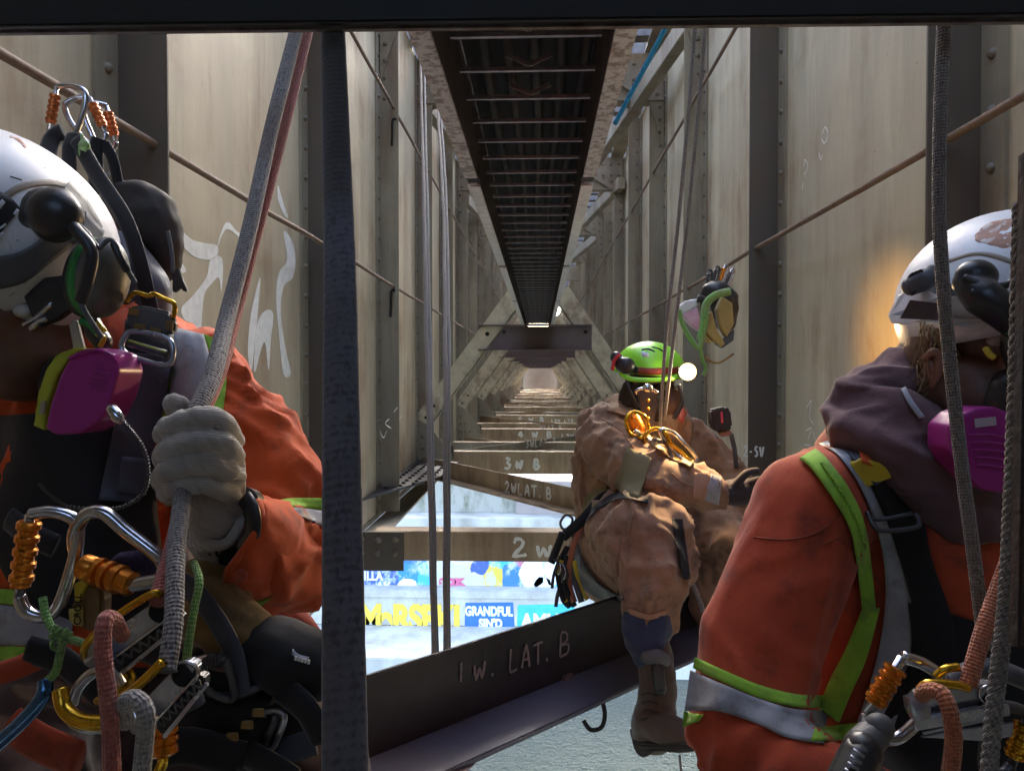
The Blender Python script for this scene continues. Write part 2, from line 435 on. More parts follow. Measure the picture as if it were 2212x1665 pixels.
for cx, cy, rx, ry in ((1148, 1240, 26, 36), (1196, 1234, 22, 30), (1172, 1262, 18, 18), (880, 1262, 20, 14)):
    wall_poly([(cx+rx*math.cos(a/12*2*math.pi)*(1+.12*math.sin(a*2.3)), cy+ry*math.sin(a/12*2*math.pi)*(1+.12*math.cos(a*1.7))) for a in range(12)], YW+.492, M['gwhite'])

# --- girders: web panels, stiffener angles, rivets, flange angles, gussets
riv_me = MB().ell((0, 0, 0), (.0155, .0155, .0145), nu=12, nv=4, v0=0, v1=90).mesh('rivet')
for p in riv_me.polygons: p.use_smooth = True
riv_me.materials.append(M['rivet'])
def rivet(p, nrm, parent, s=1.0):
    o = bpy.data.objects.new('rivet', riv_me); C.objects.link(o)
    o.location = p; o.rotation_euler = Vector(nrm).to_track_quat('Z', 'Y').to_euler(); o.scale = (s, s, s)
    o.parent = parent; o.matrix_parent_inverse = world_of(parent).inverted()
    return o
def rivets_stuff(mb, ps, nrm, s=1.0):
    Mx = Vector(nrm).to_track_quat('Z', 'Y').to_matrix()
    for p in ps: mb.ell(p, (.013*s, .013*s, .013*s), Mx, 6, 2, 0, 90)

for sd, nm in ((-1, 'left'), (1, 'right')):
    g = thing('plate_girder', 'cream painted riveted plate girder forming the %s wall of the tunnel' % nm, 'girder', (sd*AX, 0, ZB), 'the two main girders of the bridge')
    x = sd*AX
    for i in range(len(ST)-1):
        a, b_ = ST[i], ST[i+1]
        MB().bb(x, x+sd*.014, a-.115+.003, b_-.115-.003, ZB, ZT).build('web_panel', M['wall'], g)
    far = MB()
    for i, y in enumerate(ST):
        k = i-4
        # the leg riveted flat on the web, then the leg standing out
        st = MB().bb(x-sd*.002, x-sd*.013, y-.12, y-.0135, ZB+.02, ZT-.02).build('stiffener_plate', M['stiff'], g)
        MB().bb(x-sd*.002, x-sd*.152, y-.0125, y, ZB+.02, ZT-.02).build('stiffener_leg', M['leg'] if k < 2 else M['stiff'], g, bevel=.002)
        zs = [-.95+.149*j for j in range(26)]
        ps = [(x-sd*.013, y-.065, z) for z in zs]
        if 0 <= k <= 3:
            for p in ps:
                if p[2] < .52*y+.05 or k: rivet(p, (-sd, 0, 0), st)
        elif k > 3: rivets_stuff(far, ps, (-sd, 0, 0))
        if k >= 1:   # a second strip of rivets with bolts standing out towards the viewer
            ps2 = [(x-sd*z0, y-.013, zz) for z0 in (.05,) for zz in zs if zz > 1.9]
            rivets_stuff(far, ps2, (0, -1, 0), 1.2)
        if k in (2, 3, 5, 7, 9):  # top gussets with rows of rivets
            w_ = .34
            MB().prism([(x-sd*.16, y-.02, 2.58), (x-sd*.02, y-.02, 2.15), (x-sd*.02, y-.02, ZT), (x-sd*(.16+w_), y-.02, ZT), (x-sd*(.16+w_), y-.02, 2.80)], (0, -.014, 0)).build('gusset_plate', M['stiff'], g)
            rivets_stuff(far, [(x-sd*(.09+.11*c), y-.034, zz) for c in range(4) for zz in (2.66+.05*c, 2.80, 2.95)]+[(x-sd*.06, y-.034, zz) for zz in (2.3, 2.42, 2.54)], (0, -1, 0), 1.5)
    far.build('rivets', M['rivet'], g, kind='stuff')
    MB().bb(x-sd*.014, x-sd*.18, ST[0], ST[-1], ZB-.03, ZB-.014).build('bottom_flange', M['stiff'], g)
    MB().bb(x-sd*.003, x-sd*.013, ST[0], ST[-1], ZB-.012, ZB+.018).build('flange_angle', M['stiff'], g)
    MB().bb(x-sd*.014, x-sd*.20, ST[0], ST[-1], ZT+.014, ZT+.04).build('top_flange', M['stiff'], g)
# --- long rusty rods running through the stiffeners
for sd, z, lab in ((-1, .645, 'rusty hand rod along the left wall at head height, carabiners hooked on its near end'), (1, .625, 'rusty orange hand rod running along the right wall at head height'),
               (-1, 1.96, 'thin rusty rod high on the left wall above the hand rod'), (1, 1.92, 'thin rusty rod high on the right wall above the hand rod')):
    pts = [(sd*1.085+random.uniform(-.002, .002), y, z+random.uniform(-.004, .004)) for y in [ .75+.45*i for i in range(60)]]
    o = MB().tube(pts, .0115, 10).build('hand_rod', M['rodr'] if (sd > 0 and z < 1) else M['rod'], None, True)
    tag(o, lab, 'rod')
# oil stains / slots around where the rods pass
# --- bottom struts and laterals, with chalk marks
FONT = {
 '1': [[(.4, 0), (.45, 1)]],
 '2': [[(.05, .75), (.25, 1), (.6, .9), (.6, .6), (.05, .05), (.3, .0), (.9, .08)]],
 '3': [[(.1, .95), (.6, .9), (.3, .55), (.65, .35), (.4, .02), (.0, .1)]],
 '4': [[(.5, 0), (.5, 1), (.05, .4), (.8, .4)]],
 '5': [[(.7, 1), (.2, 1), (.15, .6), (.6, .5), (.5, .05), (.1, .05)]],
 'W': [[(0, .95), (.15, .05), (.4, .7), (.6, .02), (.85, 1)]],
 'w': [[(0, .65), (.15, .05), (.4, .5), (.6, .02), (.85, .75)]],
 'L': [[(.15, 1), (.05, .02), (.75, .05)]],
 'A': [[(0, 0), (.45, 1), (.8, 0)], [(.15, .35), (.7, .38)]],
 'T': [[(.45, 0), (.45, .95)], [(-.05, .92), (.95, 1)]],
 'B': [[(.15, 0), (.2, 1), (.65, .9), (.6, .58), (.2, .5)], [(.2, .5), (.75, .4), (.65, .05), (.15, 0)]],
 'S': [[(.7, .9), (.3, 1), (.15, .7), (.6, .4), (.5, .05), (.05, .1)]],
 'V': [[(0, 1), (.35, 0), (.8, 1)]], '.': [[(.1, 0), (.2, .08), (.1, .1)]], '-': [[(.05, .4), (.6, .42)]], ' ': [],
}
def chalk(txt, p0, p1, h, up, nrm, m, parent, wid=.006, adv=1.0):
    """letters written from p0 to p1 with height h along up"""
    p0 = Vector(p0); p1 = Vector(p1); up = Vector(up); nrm = Vector(nrm)
    d = (p1-p0)/max(len(txt), 1); mb = MB()
    for i, ch in enumerate(txt):
        for st in FONT.get(ch, []):
            jit = random.uniform(-.05, .05)
            pts = [p0+d*(i+.78*x)+up*(h*(y+jit)) + nrm*.003 for x, y in st]
            for r_ in range(2):
                q_ = [p+nrm*.0012*(r_+1)+d*random.uniform(-.02, .02)+up*random.uniform(-.02, .02)*h for p in crom(pts, 4)] if len(pts) > 2 else [pts[0].lerp(pts[1], t/5)+nrm*.0012*(r_+1) for t in range(6)]
                mb.ribbon(q_, wid*(1.55, .9)[r_], nrm)
    return mb.build('chalk_mark', m, parent)

def angle_beam(name, label, a, b_, hgt, flg, m, cat='beam', group=None, mflg=None, top=False):
    """an L beam: upright leg from the line a-b down by hgt, foot of width flg towards the viewer"""
    a = Vector(a); b_ = Vector(b_); t = (b_-a).normalized(); n = Vector((t.y, -t.x, 0)).normalized()
    if n.y > 0: n = -n
    r = thing(name, label, cat, (a+b_)/2, group)
    up = Vector((0, 0, 1))
    w = MB(); w.bar(a-up*hgt/2, b_-up*hgt/2, .014, hgt); web = w.build('upright_leg', m, r, bevel=.003)
    f = MB(); zz = 0 if top else hgt
    if top: f.bar(a+n*(flg/2-.0071)+up*.0075, b_+n*(flg/2-.0071)+up*.0075, flg, .014)
    else: f.bar(a+n*(flg/2+.0075)-up*(hgt-.007), b_+n*(flg/2+.0075)-up*(hgt-.007), flg, .014)
    f.build('flange', mflg or m, r, bevel=.003)
    return r, n, t

# nearest lateral, the dark one he sits on
a1 = at(802, 1454, 1.63); zb = a1.z
d1 = ray(1334, 1286); b1 = d1*(zb/d1.z)
dirn = (b1-a1).normalized(); a1e = a1-dirn*1.0; b1e = b1+dirn*((AX-.05-b1.x)/dirn.x)
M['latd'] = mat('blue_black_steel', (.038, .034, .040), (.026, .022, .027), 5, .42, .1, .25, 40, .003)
M['latf'] = mat('skylit_blue_steel', (.10, .10, .145), (.07, .07, .10), 3, .38, .1, .2, 30, .003)  # flange lighter and bluer: the skylight on it is put into its colour
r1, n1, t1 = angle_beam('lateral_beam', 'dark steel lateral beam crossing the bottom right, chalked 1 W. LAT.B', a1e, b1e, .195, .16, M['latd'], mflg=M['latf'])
def onb(u, v): return on_plane(u, v, a1+n1*.0075, n1)
for tx, (u0, v0), (u1, v1), hh in (('1', (985, 1472), (1010, 1468), .046), ('W.', (1022, 1470), (1090, 1448), .042), ('LAT.', (1098, 1448), (1200, 1422), .060), ('B', (1203, 1420), (1240, 1404), .062)):
    chalk(tx, onb(u0, v0), onb(u1, v1), hh, (0, 0, 1), n1, M['chalkd'], r1, .0045)
o = MB().box(onb(1222, 1462)+n1*.006, (.04, .012, .022), Matrix.Rotation(math.atan2(t1.y, t1.x), 3, 'Z')).build('bolt_plate', mat('scab_rust', (.16, .10, .085)), r1, bevel=.004)
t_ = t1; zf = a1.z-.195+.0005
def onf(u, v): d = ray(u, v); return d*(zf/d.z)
MB().prism([onf(872, 1625), onf(990, 1585), onf(1040, 1578), onf(1032, 1640), onf(990, 1690), onf(850, 1700)], (0, 0, .0006)).build('flange_patch', mat('pale_brown', (.20, .16, .16), (.14, .11, .12), 8, .6, 0, .3, 60), r1)  # patch of paler brown laid on the flange

lo = at(1010, 1590, 1.5)

ZS = -.80
SK = []      # stations of struts
for j, k in enumerate((1, 3, 5, 7, 9, 11, 13, 15, 17, 19, 21)):
    y = Y0+DY*k; z = (-.815, -.765, -.80, -.80)[min(j, 3)]
    xl = -.86 if j == 0 else -1.0
    lab = {0: 'brown cross strut chalked 2 W, nearest of the level struts over the river', 1: 'brown cross strut chalked 3 W B, second of the level struts'}.get(j, 'brown cross strut deep in the tunnel, number %s of the level struts from the front' % ('one two three four five six seven eight nine ten eleven twelve'.split()[j]))
    r = thing('cross_strut', lab, 'beam', (0, y, z), 'level cross struts under the tunnel')
    MB().bb(xl, 1.0, y, y+.014, z-(.15 if j == 0 else .215), z).build('upright_leg', M['strut'], r, bevel=.003)
    MB().bb(xl, 1.0, y+.015, y+.13, z-.014, z).build('flange', M['strut'], r, bevel=.003)
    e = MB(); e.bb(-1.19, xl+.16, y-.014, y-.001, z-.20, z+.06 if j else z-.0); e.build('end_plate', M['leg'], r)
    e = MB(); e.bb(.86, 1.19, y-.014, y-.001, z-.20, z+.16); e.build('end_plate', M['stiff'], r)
    if j < 5:
        rv = MB(); rivets_stuff(rv, [(xl+dx, y-.014, z-dz) for dx in (-.06, .03, .12) for dz in (.04, .11)]+[(1-dx, y-.014, z-dz) for dx in (0, .09) for dz in (-.1, -.03, .04, .11)], (0, -1, 0), 1.5)
        rv.build('rivets', M['rivet'], r, kind='stuff')
    nrm = (0, -1, 0)
    if j == 0:
        chalk('2', fp(1108, 1200, y), fp(1150, 1200, y), .088, (0, 0, 1), nrm, M['chalk'], r, .012); chalk('W', fp(1160, 1202, y), fp(1205, 1202, y), .06, (0, 0, 1), nrm, M['chalk'], r, .011)
    elif j == 1:
        chalk('3', fp(1090, 1012, y), fp(1112, 1012, y), .11, (0, 0, 1), nrm, M['chalk'], r, .016); chalk('W B', fp(1115, 1012, y), fp(1170, 1012, y), .085, (0, 0, 1), nrm, M['chalk'], r, .018)
    elif j in (2, 3):
        s0 = at(1120, 900, y).x
        chalk('%d W B' % (j+2), (s0, y, z-.12), (s0+.5, y, z-.12), .08, (0, 0, 1), nrm, M['chalk'], r, .018)
        chalk('L2W LTB', (s0+.62, y, z-.12), (s0+1.05, y, z-.12), .05, (0, 0, 1), nrm, M['chalk'], r, .01)
    SK.append(y)
for j in range(len(SK)-1):
    ya, yb = SK[j]+.2, SK[j+1]-.12
    sgn = 1 if j % 2 == 0 else -1
    z = ZS-.002*j
    lab = {0: 'tan lateral beam chalked 2W LAT.B, slanting between the two nearest struts', 1: 'dark olive lateral beam chalked 3W LAT.B behind the second strut'}.get(j, 'tan lateral beam slanting in bay %s of the tunnel floor' % ('one two three four five six seven eight nine ten eleven twelve'.split()[j]))
    r, n, t = angle_beam('lateral_beam', lab, (sgn*1.08, ya, z), (-sgn*1.12, yb, z), .16 if j != 1 else .13, .12, M['strut'] if j != 1 else M['stiff'], group='slanting lateral beams under the tunnel', top=False)
    if j < 3:
        p = Vector((sgn*1.08, ya, z))
        if j == 0:
            s_, e_, vv = on_plane(1092, 1063, p+n*.0075, n), on_plane(1196, 1080, p+n*.0075, n), .1
            chalk('2WLAT.B', s_, e_, .085, (0, 0, 1), n, M['chalk'], r, .012)
        elif j == 1:
            chalk('3WLAT.B', on_plane(1135, 966, p+n*.0075, n), on_plane(1202, 962, p+n*.0075, n), .085, (0, 0, 1), n, M['chalk'], r, .013)
        else:
            chalk('4WLAT.B', on_plane(1160, 928, p+n*.0075, n), on_plane(1215, 931, p+n*.0075, n), .085, (0, 0, 1), n, M['chalk'], r, .015)
for j, k in enumerate((4, 6, 8, 10, 12, 14, 16, 18, 20)):
    y = Y0+DY*k; z = -.835
    r = thing('mid_strut', 'olive secondary strut half way between the level struts, number %s going in' % ('one two three four five six seven eight nine'.split()[j]), 'beam', (0, y, z), 'secondary struts between the level cross struts')
    MB().bb(-1.19, 1.19, y, y+.014, z-.22, z).build('upright_leg', M['stiff'] if j % 2 == 0 else M['strut'], r, bevel=.003)
    MB().bb(-1.19, 1.19, y+.015, y+.16, z-.014, z).build('flange', M['strut'], r, bevel=.003)
    ra, rb_ = (-1.05, SK[j+2]-.2, z-.06), (1.05, SK[j+1]+.25, z-.06)
    if j % 2: ra, rb_ = (1.05, SK[j+2]-.2, z-.06), (-1.05, SK[j+1]+.25, z-.06)
    r, n, t = angle_beam('counter_lateral', 'thin rusty counter brace crossing bay %s below the floor laterals' % ('one two three four five six seven eight nine'.split()[j]), ra, rb_, .12, .12, M['strut'], group='counter braces under the tunnel')
# --- cross frames: two diagonals, a maroon cross beam
for j, k in enumerate((3, 5, 7, 9, 11, 13, 15, 17, 19)):
    y = Y0+DY*k
    r = thing('sway_brace', ('nearest cross frame, two cream diagonals joined by a dusty maroon beam' if j == 0 else 'cross frame with cream diagonals, number %s from the front' % ('one two three four five six seven eight nine ten'.split()[j])), 'frame', (0, y, -.8), 'inverted V cross frames standing across the tunnel')
    for sd in (-1, 1):
        a = Vector((sd*1.24, y+.04-(.055 if sd < 0 else -.03), -.60)); b_ = Vector((sd*.20, y+.04-(.055 if sd < 0 else -.03), .80))
        if sd > 0: a.x = 1.15
        MB().bar(a, b_, .012, .175, (0, 1, 0)) if False else None
        t = (b_-a).normalized(); nn = Vector((-t.z, 0, t.x))
        dg = MB(); dg.prism([a+nn*.09, b_+nn*.09, b_-nn*.09, a-nn*.09], (0, .012, 0)); dg.build('diagonal', M['brace'], r, bevel=.003)
        fl = MB(); q = nn*(-.09 if sd < 0 else .09); fl.prism([a+q, b_+q, b_+q*.86, a+q*.86], (0, .09, 0)); fl.build('diagonal_edge', M['brace'], r)
        for tt in (.80-.10, .12, .20):
            c = a.lerp(b_, tt); h = MB(); rr = .022 if tt > .5 else .014
            h.prism([c+Vector((rr*math.cos(q_), -.003, rr*math.sin(q_))) for q_ in [i*math.pi/5 for i in range(10)]], (0, .002, 0)); h.build('bolt_hole', M['hole'], r)
        gx = sd*1.19
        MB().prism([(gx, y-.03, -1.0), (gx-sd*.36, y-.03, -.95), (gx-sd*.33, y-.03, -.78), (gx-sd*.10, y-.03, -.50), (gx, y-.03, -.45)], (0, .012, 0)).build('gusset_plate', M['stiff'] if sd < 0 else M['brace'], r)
        rv = MB(); rivets_stuff(rv, [(gx-sd*(.05+.07*c), y-.03, -.95+.11*q_) for c in range(4) for q_ in range(4-c)], (0, -1, 0), 1.4); rv.build('rivets', M['rivet'], r, kind='stuff')
    MB().bb(-.60, .50, y+.002, y+.016, .235, .455).build('cross_beam', M['purple'], r, bevel=.003)
    MB().bb(-.60, .50, y-.07, y+.016, .457, .468).build('beam_flange', M['purple'], r, bevel=.003)
    MB().bb(-.60, .50, y-.07, y+.0, .222, .233).build('beam_flange', M['purple'], r, bevel=.003)
    for xx in (.44, -.35):
        h = MB(); h.prism([(xx+.02*math.cos(q_), y-.001, .40+.02*math.sin(q_)) for q_ in [i*math.pi/5 for i in range(10)]], (0, .002, 0)); h.build('bolt_hole', M['hole'], r)
    # a maroon plate below it, seen as the tunnel closes in
# horizontal node plates on the left below the gusset, with rivets (dark shelf)
for sd, k in ((-1, 2), (1, 1), (1, 3)):
    y = Y0+DY*k+.45
    r = thing('node_plate', 'flat dark riveted node plate low on the %s wall%s' % ('left' if sd < 0 else 'right', '' if sd < 0 else (', the nearer of two' if k == 1 else ', the farther of two')), 'plate', (sd*1.1, y, -.86))
    MB().prism([(sd*1.195, y-1.0, -.86), (sd*1.195, y+1.3, -.86), (sd*.78, y+1.1, -.86), (sd*.82, y+.1, -.86)], (0, 0, .014)).build('plate', M['dark'], r)
    rv = MB(); rivets_stuff(rv, [(sd*(1.13-.085*c), y-.55+.14*q_+.1*c, -.846) for c in range(4) for q_ in range(11-c)], (0, 0, 1), 1.4); rv.build('rivets', M['darker'], r, kind='stuff')
# --- top laterals and floor system above
for j, (ya, yb, sg) in enumerate(((5.6, 9.9, 1), (10.3, 14.0, 1), (14.2, 17.6, 1), (7.2, 11.0, -1), (11.2, 15, -1))):
    r = thing('top_lateral', 'olive brace slanting across under the deck on the %s, brace %s' % ('right' if sg > 0 else 'left', 'one two three four five'.split()[j]), 'beam', (sg*.9, ya, 2.65), 'upper slanting braces')
    MB().bar((sg*1.12, ya, 2.62), (sg*.55, yb, 2.55), .10, .16).build('brace_web', M['stiff'], r, bevel=.006)
for k in (-1, 1, 3, 5, 7, 9, 11):
    y = Y0+DY*k
    r = thing('floor_beam', 'dark floor beam under the deck above stiffener row %s' % 'zero one two three four five six seven'.split()[(k+1)//2], 'beam', (0, y, 2.9), 'deck floor beams')
    MB().bb(-1.18, 1.18, y+.03, y+.045, 2.62, 3.0).build('beam_web', M['stiff'], r)
    MB().bb(-1.18, 1.18, y-.05, y+.12, 2.60, 2.618).build('beam_flange', M['stiff'], r)
tme = MB().bb(-2.6, 2.6, -.075, .075, 0, .16).mesh('deck_tie'); tme.materials.append(M['tie'])
for i in range(78):
    o = bpy.data.objects.new('deck_tie', tme); C.objects.link(o); o.location = (0, -3.5+i*.50, ZT+.06)
    tag(o, 'dark timber deck tie overhead with daylight between it and the next', 'tie', 'timber deck ties overhead')
# far end of the tunnel
M['end'] = mat('sunlit_brick', (.30, .21, .14), (.24, .16, .11), 2, .9, 0, .4, 10)
o = MB().bb(-4, 4, ST[-1]+.6, ST[-1]+1.6, -3.6, 2.4).build('far_pier', M['end']); tag(o, 'tan masonry pier closing the far end of the tunnel', 'pier')

# --- cable tray overhead
tr = thing('cable_tray', 'dark ladder cable tray with pale corroded edges running away overhead', 'cable tray', (-.02, 4, .47))
TL, TR_ = -.150, .102
for xa, sd in ((TL, -1), (TR_, 1)):
    MB().bb(xa, xa+sd*.006, .76, 9.3, .4720, .640).build('side_rail', M['rail'], tr)
    ys = [.76, 1.80, 3.23, 4.76, 6.25, 7.75, 9.3]
    for i in range(len(ys)-1):
        MB().bb(xa+sd*.0, xa+sd*.030, ys[i]+(.05 if i else 0), ys[i+1]-.03, .464, .4705).build('rail_lip', M['zinc'] if i == 0 else M['zinc2'], tr)
        if i: MB().bb(xa-sd*.002, xa+sd*.028, ys[i]-.02, ys[i]+.04, .4715, .50).build('splice_plate', M['darker'], tr)
rung_me = MB().bb(TL+.001, TR_-.001, -.004, .004, .555, .5625).mesh('rung'); rung_me.materials.append(M['rung'])
for i in range(58):
    o = bpy.data.objects.new('rung', rung_me); C.objects.link(o); o.location = (0, 1.234+.139*(i-3), 0)
    o.parent = tr; o.matrix_parent_inverse = Matrix.Translation(-tr.location)
MB().bb(TL+.001, TR_-.001, .76, 9.3, .625, .632).build('tray_cover', M['tray'], tr)
for i, y in enumerate((1.234, 1.234+.139, 1.234+.139*2)):
    bk = MB(); bk.bar((-.06, y-.012, .58), (-.02, y-.012, .562), .003, .008); bk.bar((.02, y-.012, .58), (-.02, y-.012, .562), .003, .008); bk.build('cable_clip', M['rung'], tr)
cb = MB()
for i in range(5): cb.tube([(-.10+.045*i+.006*math.sin(y*3+i), y, .592+.003*i % .01) for y in [.8+.3*q_ for q_ in range(28)]], .010, 8)
cb.build('cables', M['tray'], tr, True)

# --- the dark frame close to the camera
fb = thing('top_bar', 'near black steel channel crossing the whole top of the view', 'beam', at(1100, 40, .75))
pa, pb_ = at(-60, 62, .75), at(2270, 36, .75)
MB().bar(pa+Vector((0, 0, .045)), pb_+Vector((0, 0, .045)), .010, .09).build('channel_web', M['darker'], fb, bevel=.002)
MB().bar(pa+Vector((0, .010, .003)), pb_+Vector((0, .010, .003)), .006, .010).build('lower_edge', mat('grimy_edge', (.16, .14, .15), (.07, .05, .05), 40, .8, 0, .6, 100), fb)
hb = thing('hanger_bar', 'dark rusty hanger bar standing left of centre, its lower half in a braided sleeve', 'bar', at(745, 1700, .42))
p0, p1 = at(718, 30, .785), at(733, 560, .62); p2 = at(746, 1760, .42)
MB().tube([p0, p0.lerp(p1, .5), p1, p1.lerp(p2, .5), p2], .0045, 10).build('bar', M['barrust'], hb, True)
sl = MB(); PP = crom([p0, p0.lerp(p1, .5), p1, p1.lerp(p2, .25), p1.lerp(p2, .5), p1.lerp(p2, .75), p2], 14)
sl.tube(PP, [(.0128+.0014*min(1, i/40))*(1+.03*noise.noise(Vector((i*.6, 0, 0)))) for i in range(len(PP))], 28, flat=.55)
sl.build('braided_sleeve', M['sleeve'], hb, True)
rb = MB().bar(at(2232, 330, .62), at(2214, 1400, .55), .018, .014, (0, -1, 0)).build('edge_bar', M['barrust'], None, bevel=.002)
tag(rb, 'black upright bar at the extreme right edge', 'bar')
# --- white sprayed tag on the left wall and small scrawls on the right
def wp(u, v, X=-AX, o=.004):
    p = on_x(u, v, X+(o if X < 0 else -o)); return p
gl = [[(362,445),(380,480),(410,515),(440,525),(470,532),(462,560),(420,555),(390,525),(370,490)],
      [(470,532),(490,495),(530,520),(560,490),(570,440),(575,360),(585,300),(578,275),(570,330),(556,420),(548,480),(520,505),(492,480),(478,500)],
      [(455,560),(480,560),(478,630),(472,600),(455,615),(440,640),(432,720),(418,700),(398,690),(392,665),(415,640),(445,600)],
      [(540,690),(550,640),(562,600),(556,680),(548,760),(542,800),(535,760)],
      [(555,700),(575,670),(590,680),(585,730),(580,800),(572,740),(562,760),(552,800),(548,790)],
      [(612,500),(630,520),(638,560),(632,600),(612,620),(606,680),(618,760),(628,806),(612,808),(602,720),(596,640),(602,590),(620,560)],
      [(362,540),(385,560),(402,585),(380,592),(362,585)],
      [(600,400),(612,440),(622,470),(612,462),(600,430)], [(550,370),(556,366),(558,420),(550,440),(545,420)]]
wt = thing('spray_tag', 'large white spray painted tag on the left wall behind the rope', 'graffiti', wp(500, 700))
for g in gl:
    P = [on_x(u, v, -AX+.0008) for u, v in g]; P = crom(P, 5, True)
    MB().prism(P, (.0005, 0, 0)).build('spray_stroke', M['spray'], wt)
def scrawl(lines, X, m, label, w=.006):
    mb = MB()
    for l in lines:
        mb.ribbon(crom([on_x(u, v, X) for u, v in l], 5), w, (1, 0, 0))
    o = mb.build('chalk_scrawl', m); tag(o, label, 'graffiti')
scrawl([[(1775,290),(1782,275),(1788,292),(1780,310),(1774,300)],[(1768,330),(1772,345),(1776,335)],[(1735,360),(1738,345),(1744,362),(1736,378)],[(1734,395),(1732,410)]], AX-.003, M['spray'], 'small white chalk squiggles high on the right wall')
scrawl([[(1742,880),(1752,865),(1748,900),(1756,915)],[(1740,930),(1752,925),(1744,950)],[(1738,960),(1750,962)],[(1755,930),(1760,950)],[(1735,975),(1748,985)]], AX-.003, M['spray'], 'white chalk scribble low on the right wall beside the worker shoulder')
scrawl([[(840,905),(832,915),(845,925)],[(820,930),(828,945),(835,930)],[(850,890),(858,880)],[(862,905),(870,895)]], -AX+.16, M['chalk'], 'white chalk scribble on the dark gusset on the left wall')
o = chalk('2-SV', at(1606, 985, Y0+DY-.016), at(1652, 985, Y0+DY-.016), .05, (0, 0, 1), (0, -1, 0), M['chalk'], None, .006)
tag(o, 'chalk mark 2-SV on the dark stiffener beside the middle worker', 'chalk mark')
# J-shaped hooks left on the left stiffener leg
for (u, v) in ((848, 270), (845, 640)):
    y = Y0+DY*2-.03
    o = MB().tube(crom([at(u+8, v-12, y), at(u, v-10, y), at(u-1, v+20, y), at(u-2, v+45, y)], 5), .009, 8).build('steel_hook', M['darker'], None, True)
    tag(o, 'dark steel hook on the left stiffener, the %s of two' % ('upper' if v < 400 else 'lower'), 'hook')

# --- ropes hanging in the tunnel
def rope(name, label, pts, r, m, n=10, seg=10, cat='rope', group=None, parent=None):
    P = crom([at(*p) for p in pts], n)
    P = [p+Vector((noise.noise(p*4+Vector(((r if isinstance(r, float) else r[0])*900, 0, 0)))*.004, 0, 0)) for p in P]
    o = MB().tube(P, r, seg).build(name, m, parent, True)
    if parent is None: tag(o, label, cat, group)
    return o
rope('hanging_rope', 'left of the two brown ropes hanging behind the dark beam', [(908, 120, 6.0), (915, 420, 3.9), (922, 760, 3.1), (930, 1100, 2.7), (938, 1480, 2.5)], .0095, M['rope_brown'])
rope('hanging_rope', 'thin strand hugging the left brown hanging rope', [(916, 120, 6.04), (922, 420, 3.94), (929, 760, 3.14), (937, 1100, 2.74), (944, 1480, 2.54)], .0075, M['rope_dirty'])
rope('hanging_rope', 'right of the two brown ropes hanging behind the dark beam', [(944, 220, 6.0), (956, 420, 4.2), (962, 760, 3.1), (962, 1100, 2.7), (962, 1480, 2.5)], .0095, M['rope_brown'])
rope('hanging_rope', 'thin strand hugging the right brown hanging rope', [(950, 220, 6.04), (963, 420, 4.24), (969, 760, 3.14), (969, 1100, 2.74), (968, 1480, 2.54)], .0075, M['rope_dirty'])
rope('hanging_rope', 'left rope of the pair running up from the middle worker descender', [(1504, 20, 2.0), (1468, 440, 2.2), (1440, 700, 2.3), (1426, 930, 2.35)], .0058, M['rope_dirty'])
rope('hanging_rope', 'right rope of the pair running up from the middle worker descender', [(1526, 20, 2.0), (1488, 440, 2.2), (1456, 720, 2.3), (1436, 905, 2.35)], .0058, M['rope_dirty'])
rope('blue_rope', 'bright blue rope slanting under the deck at the upper right', [(1452, 30, 1.5), (1392, 150, 1.6), (1330, 268, 1.7)], .0056, M['rope_blue'])
# --- unseen light blockers added behind, under and over the camera
M['blocker'] = mat('blocker_steel', (.06, .055, .05), (.04, .036, .034), 5, .8)
dp = MB().bb(-1.17, 1.17, -1.02, -1.0, -1.0, .9).build('rear_light_blocker', M['blocker']); tag(dp, 'dark unseen plate added behind the viewer to block light from the rear', 'plate')
dp = MB().bb(-1.17, 1.17, -.98, 1.02, -1.30, -1.27).build('lower_light_blocker', M['blocker']); tag(dp, 'dark unseen board added below the nearest workers to block light from beneath', 'board')
dp = MB().bb(-1.17, 1.17, -.98, .45, 1.30, 1.32).build('upper_light_blocker', M['blocker']); tag(dp, 'dark unseen plate added over the nearest workers to block light from above', 'plate')
# ================================================================ PEOPLE
def vs(name, mb, vox, smooth=3, post=None):
    """union of overlapping closed shapes into ONE continuous skin"""
    me = mb.mesh(name+'_raw'); o = bpy.data.objects.new('tmp', me); C.objects.link(o)
    md = o.modifiers.new('r', 'REMESH'); md.mode = 'VOXEL'; md.voxel_size = vox; md.use_smooth_shade = True
    if smooth:
        s = o.modifiers.new('s', 'SMOOTH'); s.factor = .6; s.iterations = smooth
    dg = bpy.context.evaluated_depsgraph_get(); out = bpy.data.meshes.new_from_object(o.evaluated_get(dg))
    bpy.data.objects.remove(o); bpy.data.meshes.remove(me); out.name = name
    return out
def capsule(mb, pts, rs, seg=14, n=6):
    P = crom(pts, n) if len(pts) > 2 else [Vector(pts[0]).lerp(Vector(pts[1]), i/n) for i in range(n+1)]
    m = len(P); rr = []
    for i in range(m):
        x = i/(m-1)*(len(rs)-1); k = min(int(x), len(rs)-2); f = x-k; rr.append(rs[k]*(1-f)+rs[k+1]*f)
    mb.tube(P, rr, seg)
    mb.ell(P[0], (rr[0],)*3, None, 12, 8); mb.ell(P[-1], (rr[-1],)*3, None, 12, 8)
def ridge(x): return 1-abs(x)*2
def wrinkle(me, fn):
    me.update(); co = [v.co.copy() for v in me.vertices]; no = [v.normal.copy() for v in me.vertices]
    for i, v in enumerate(me.vertices):
        v.co = co[i]+no[i]*fn(co[i])
    me.update()
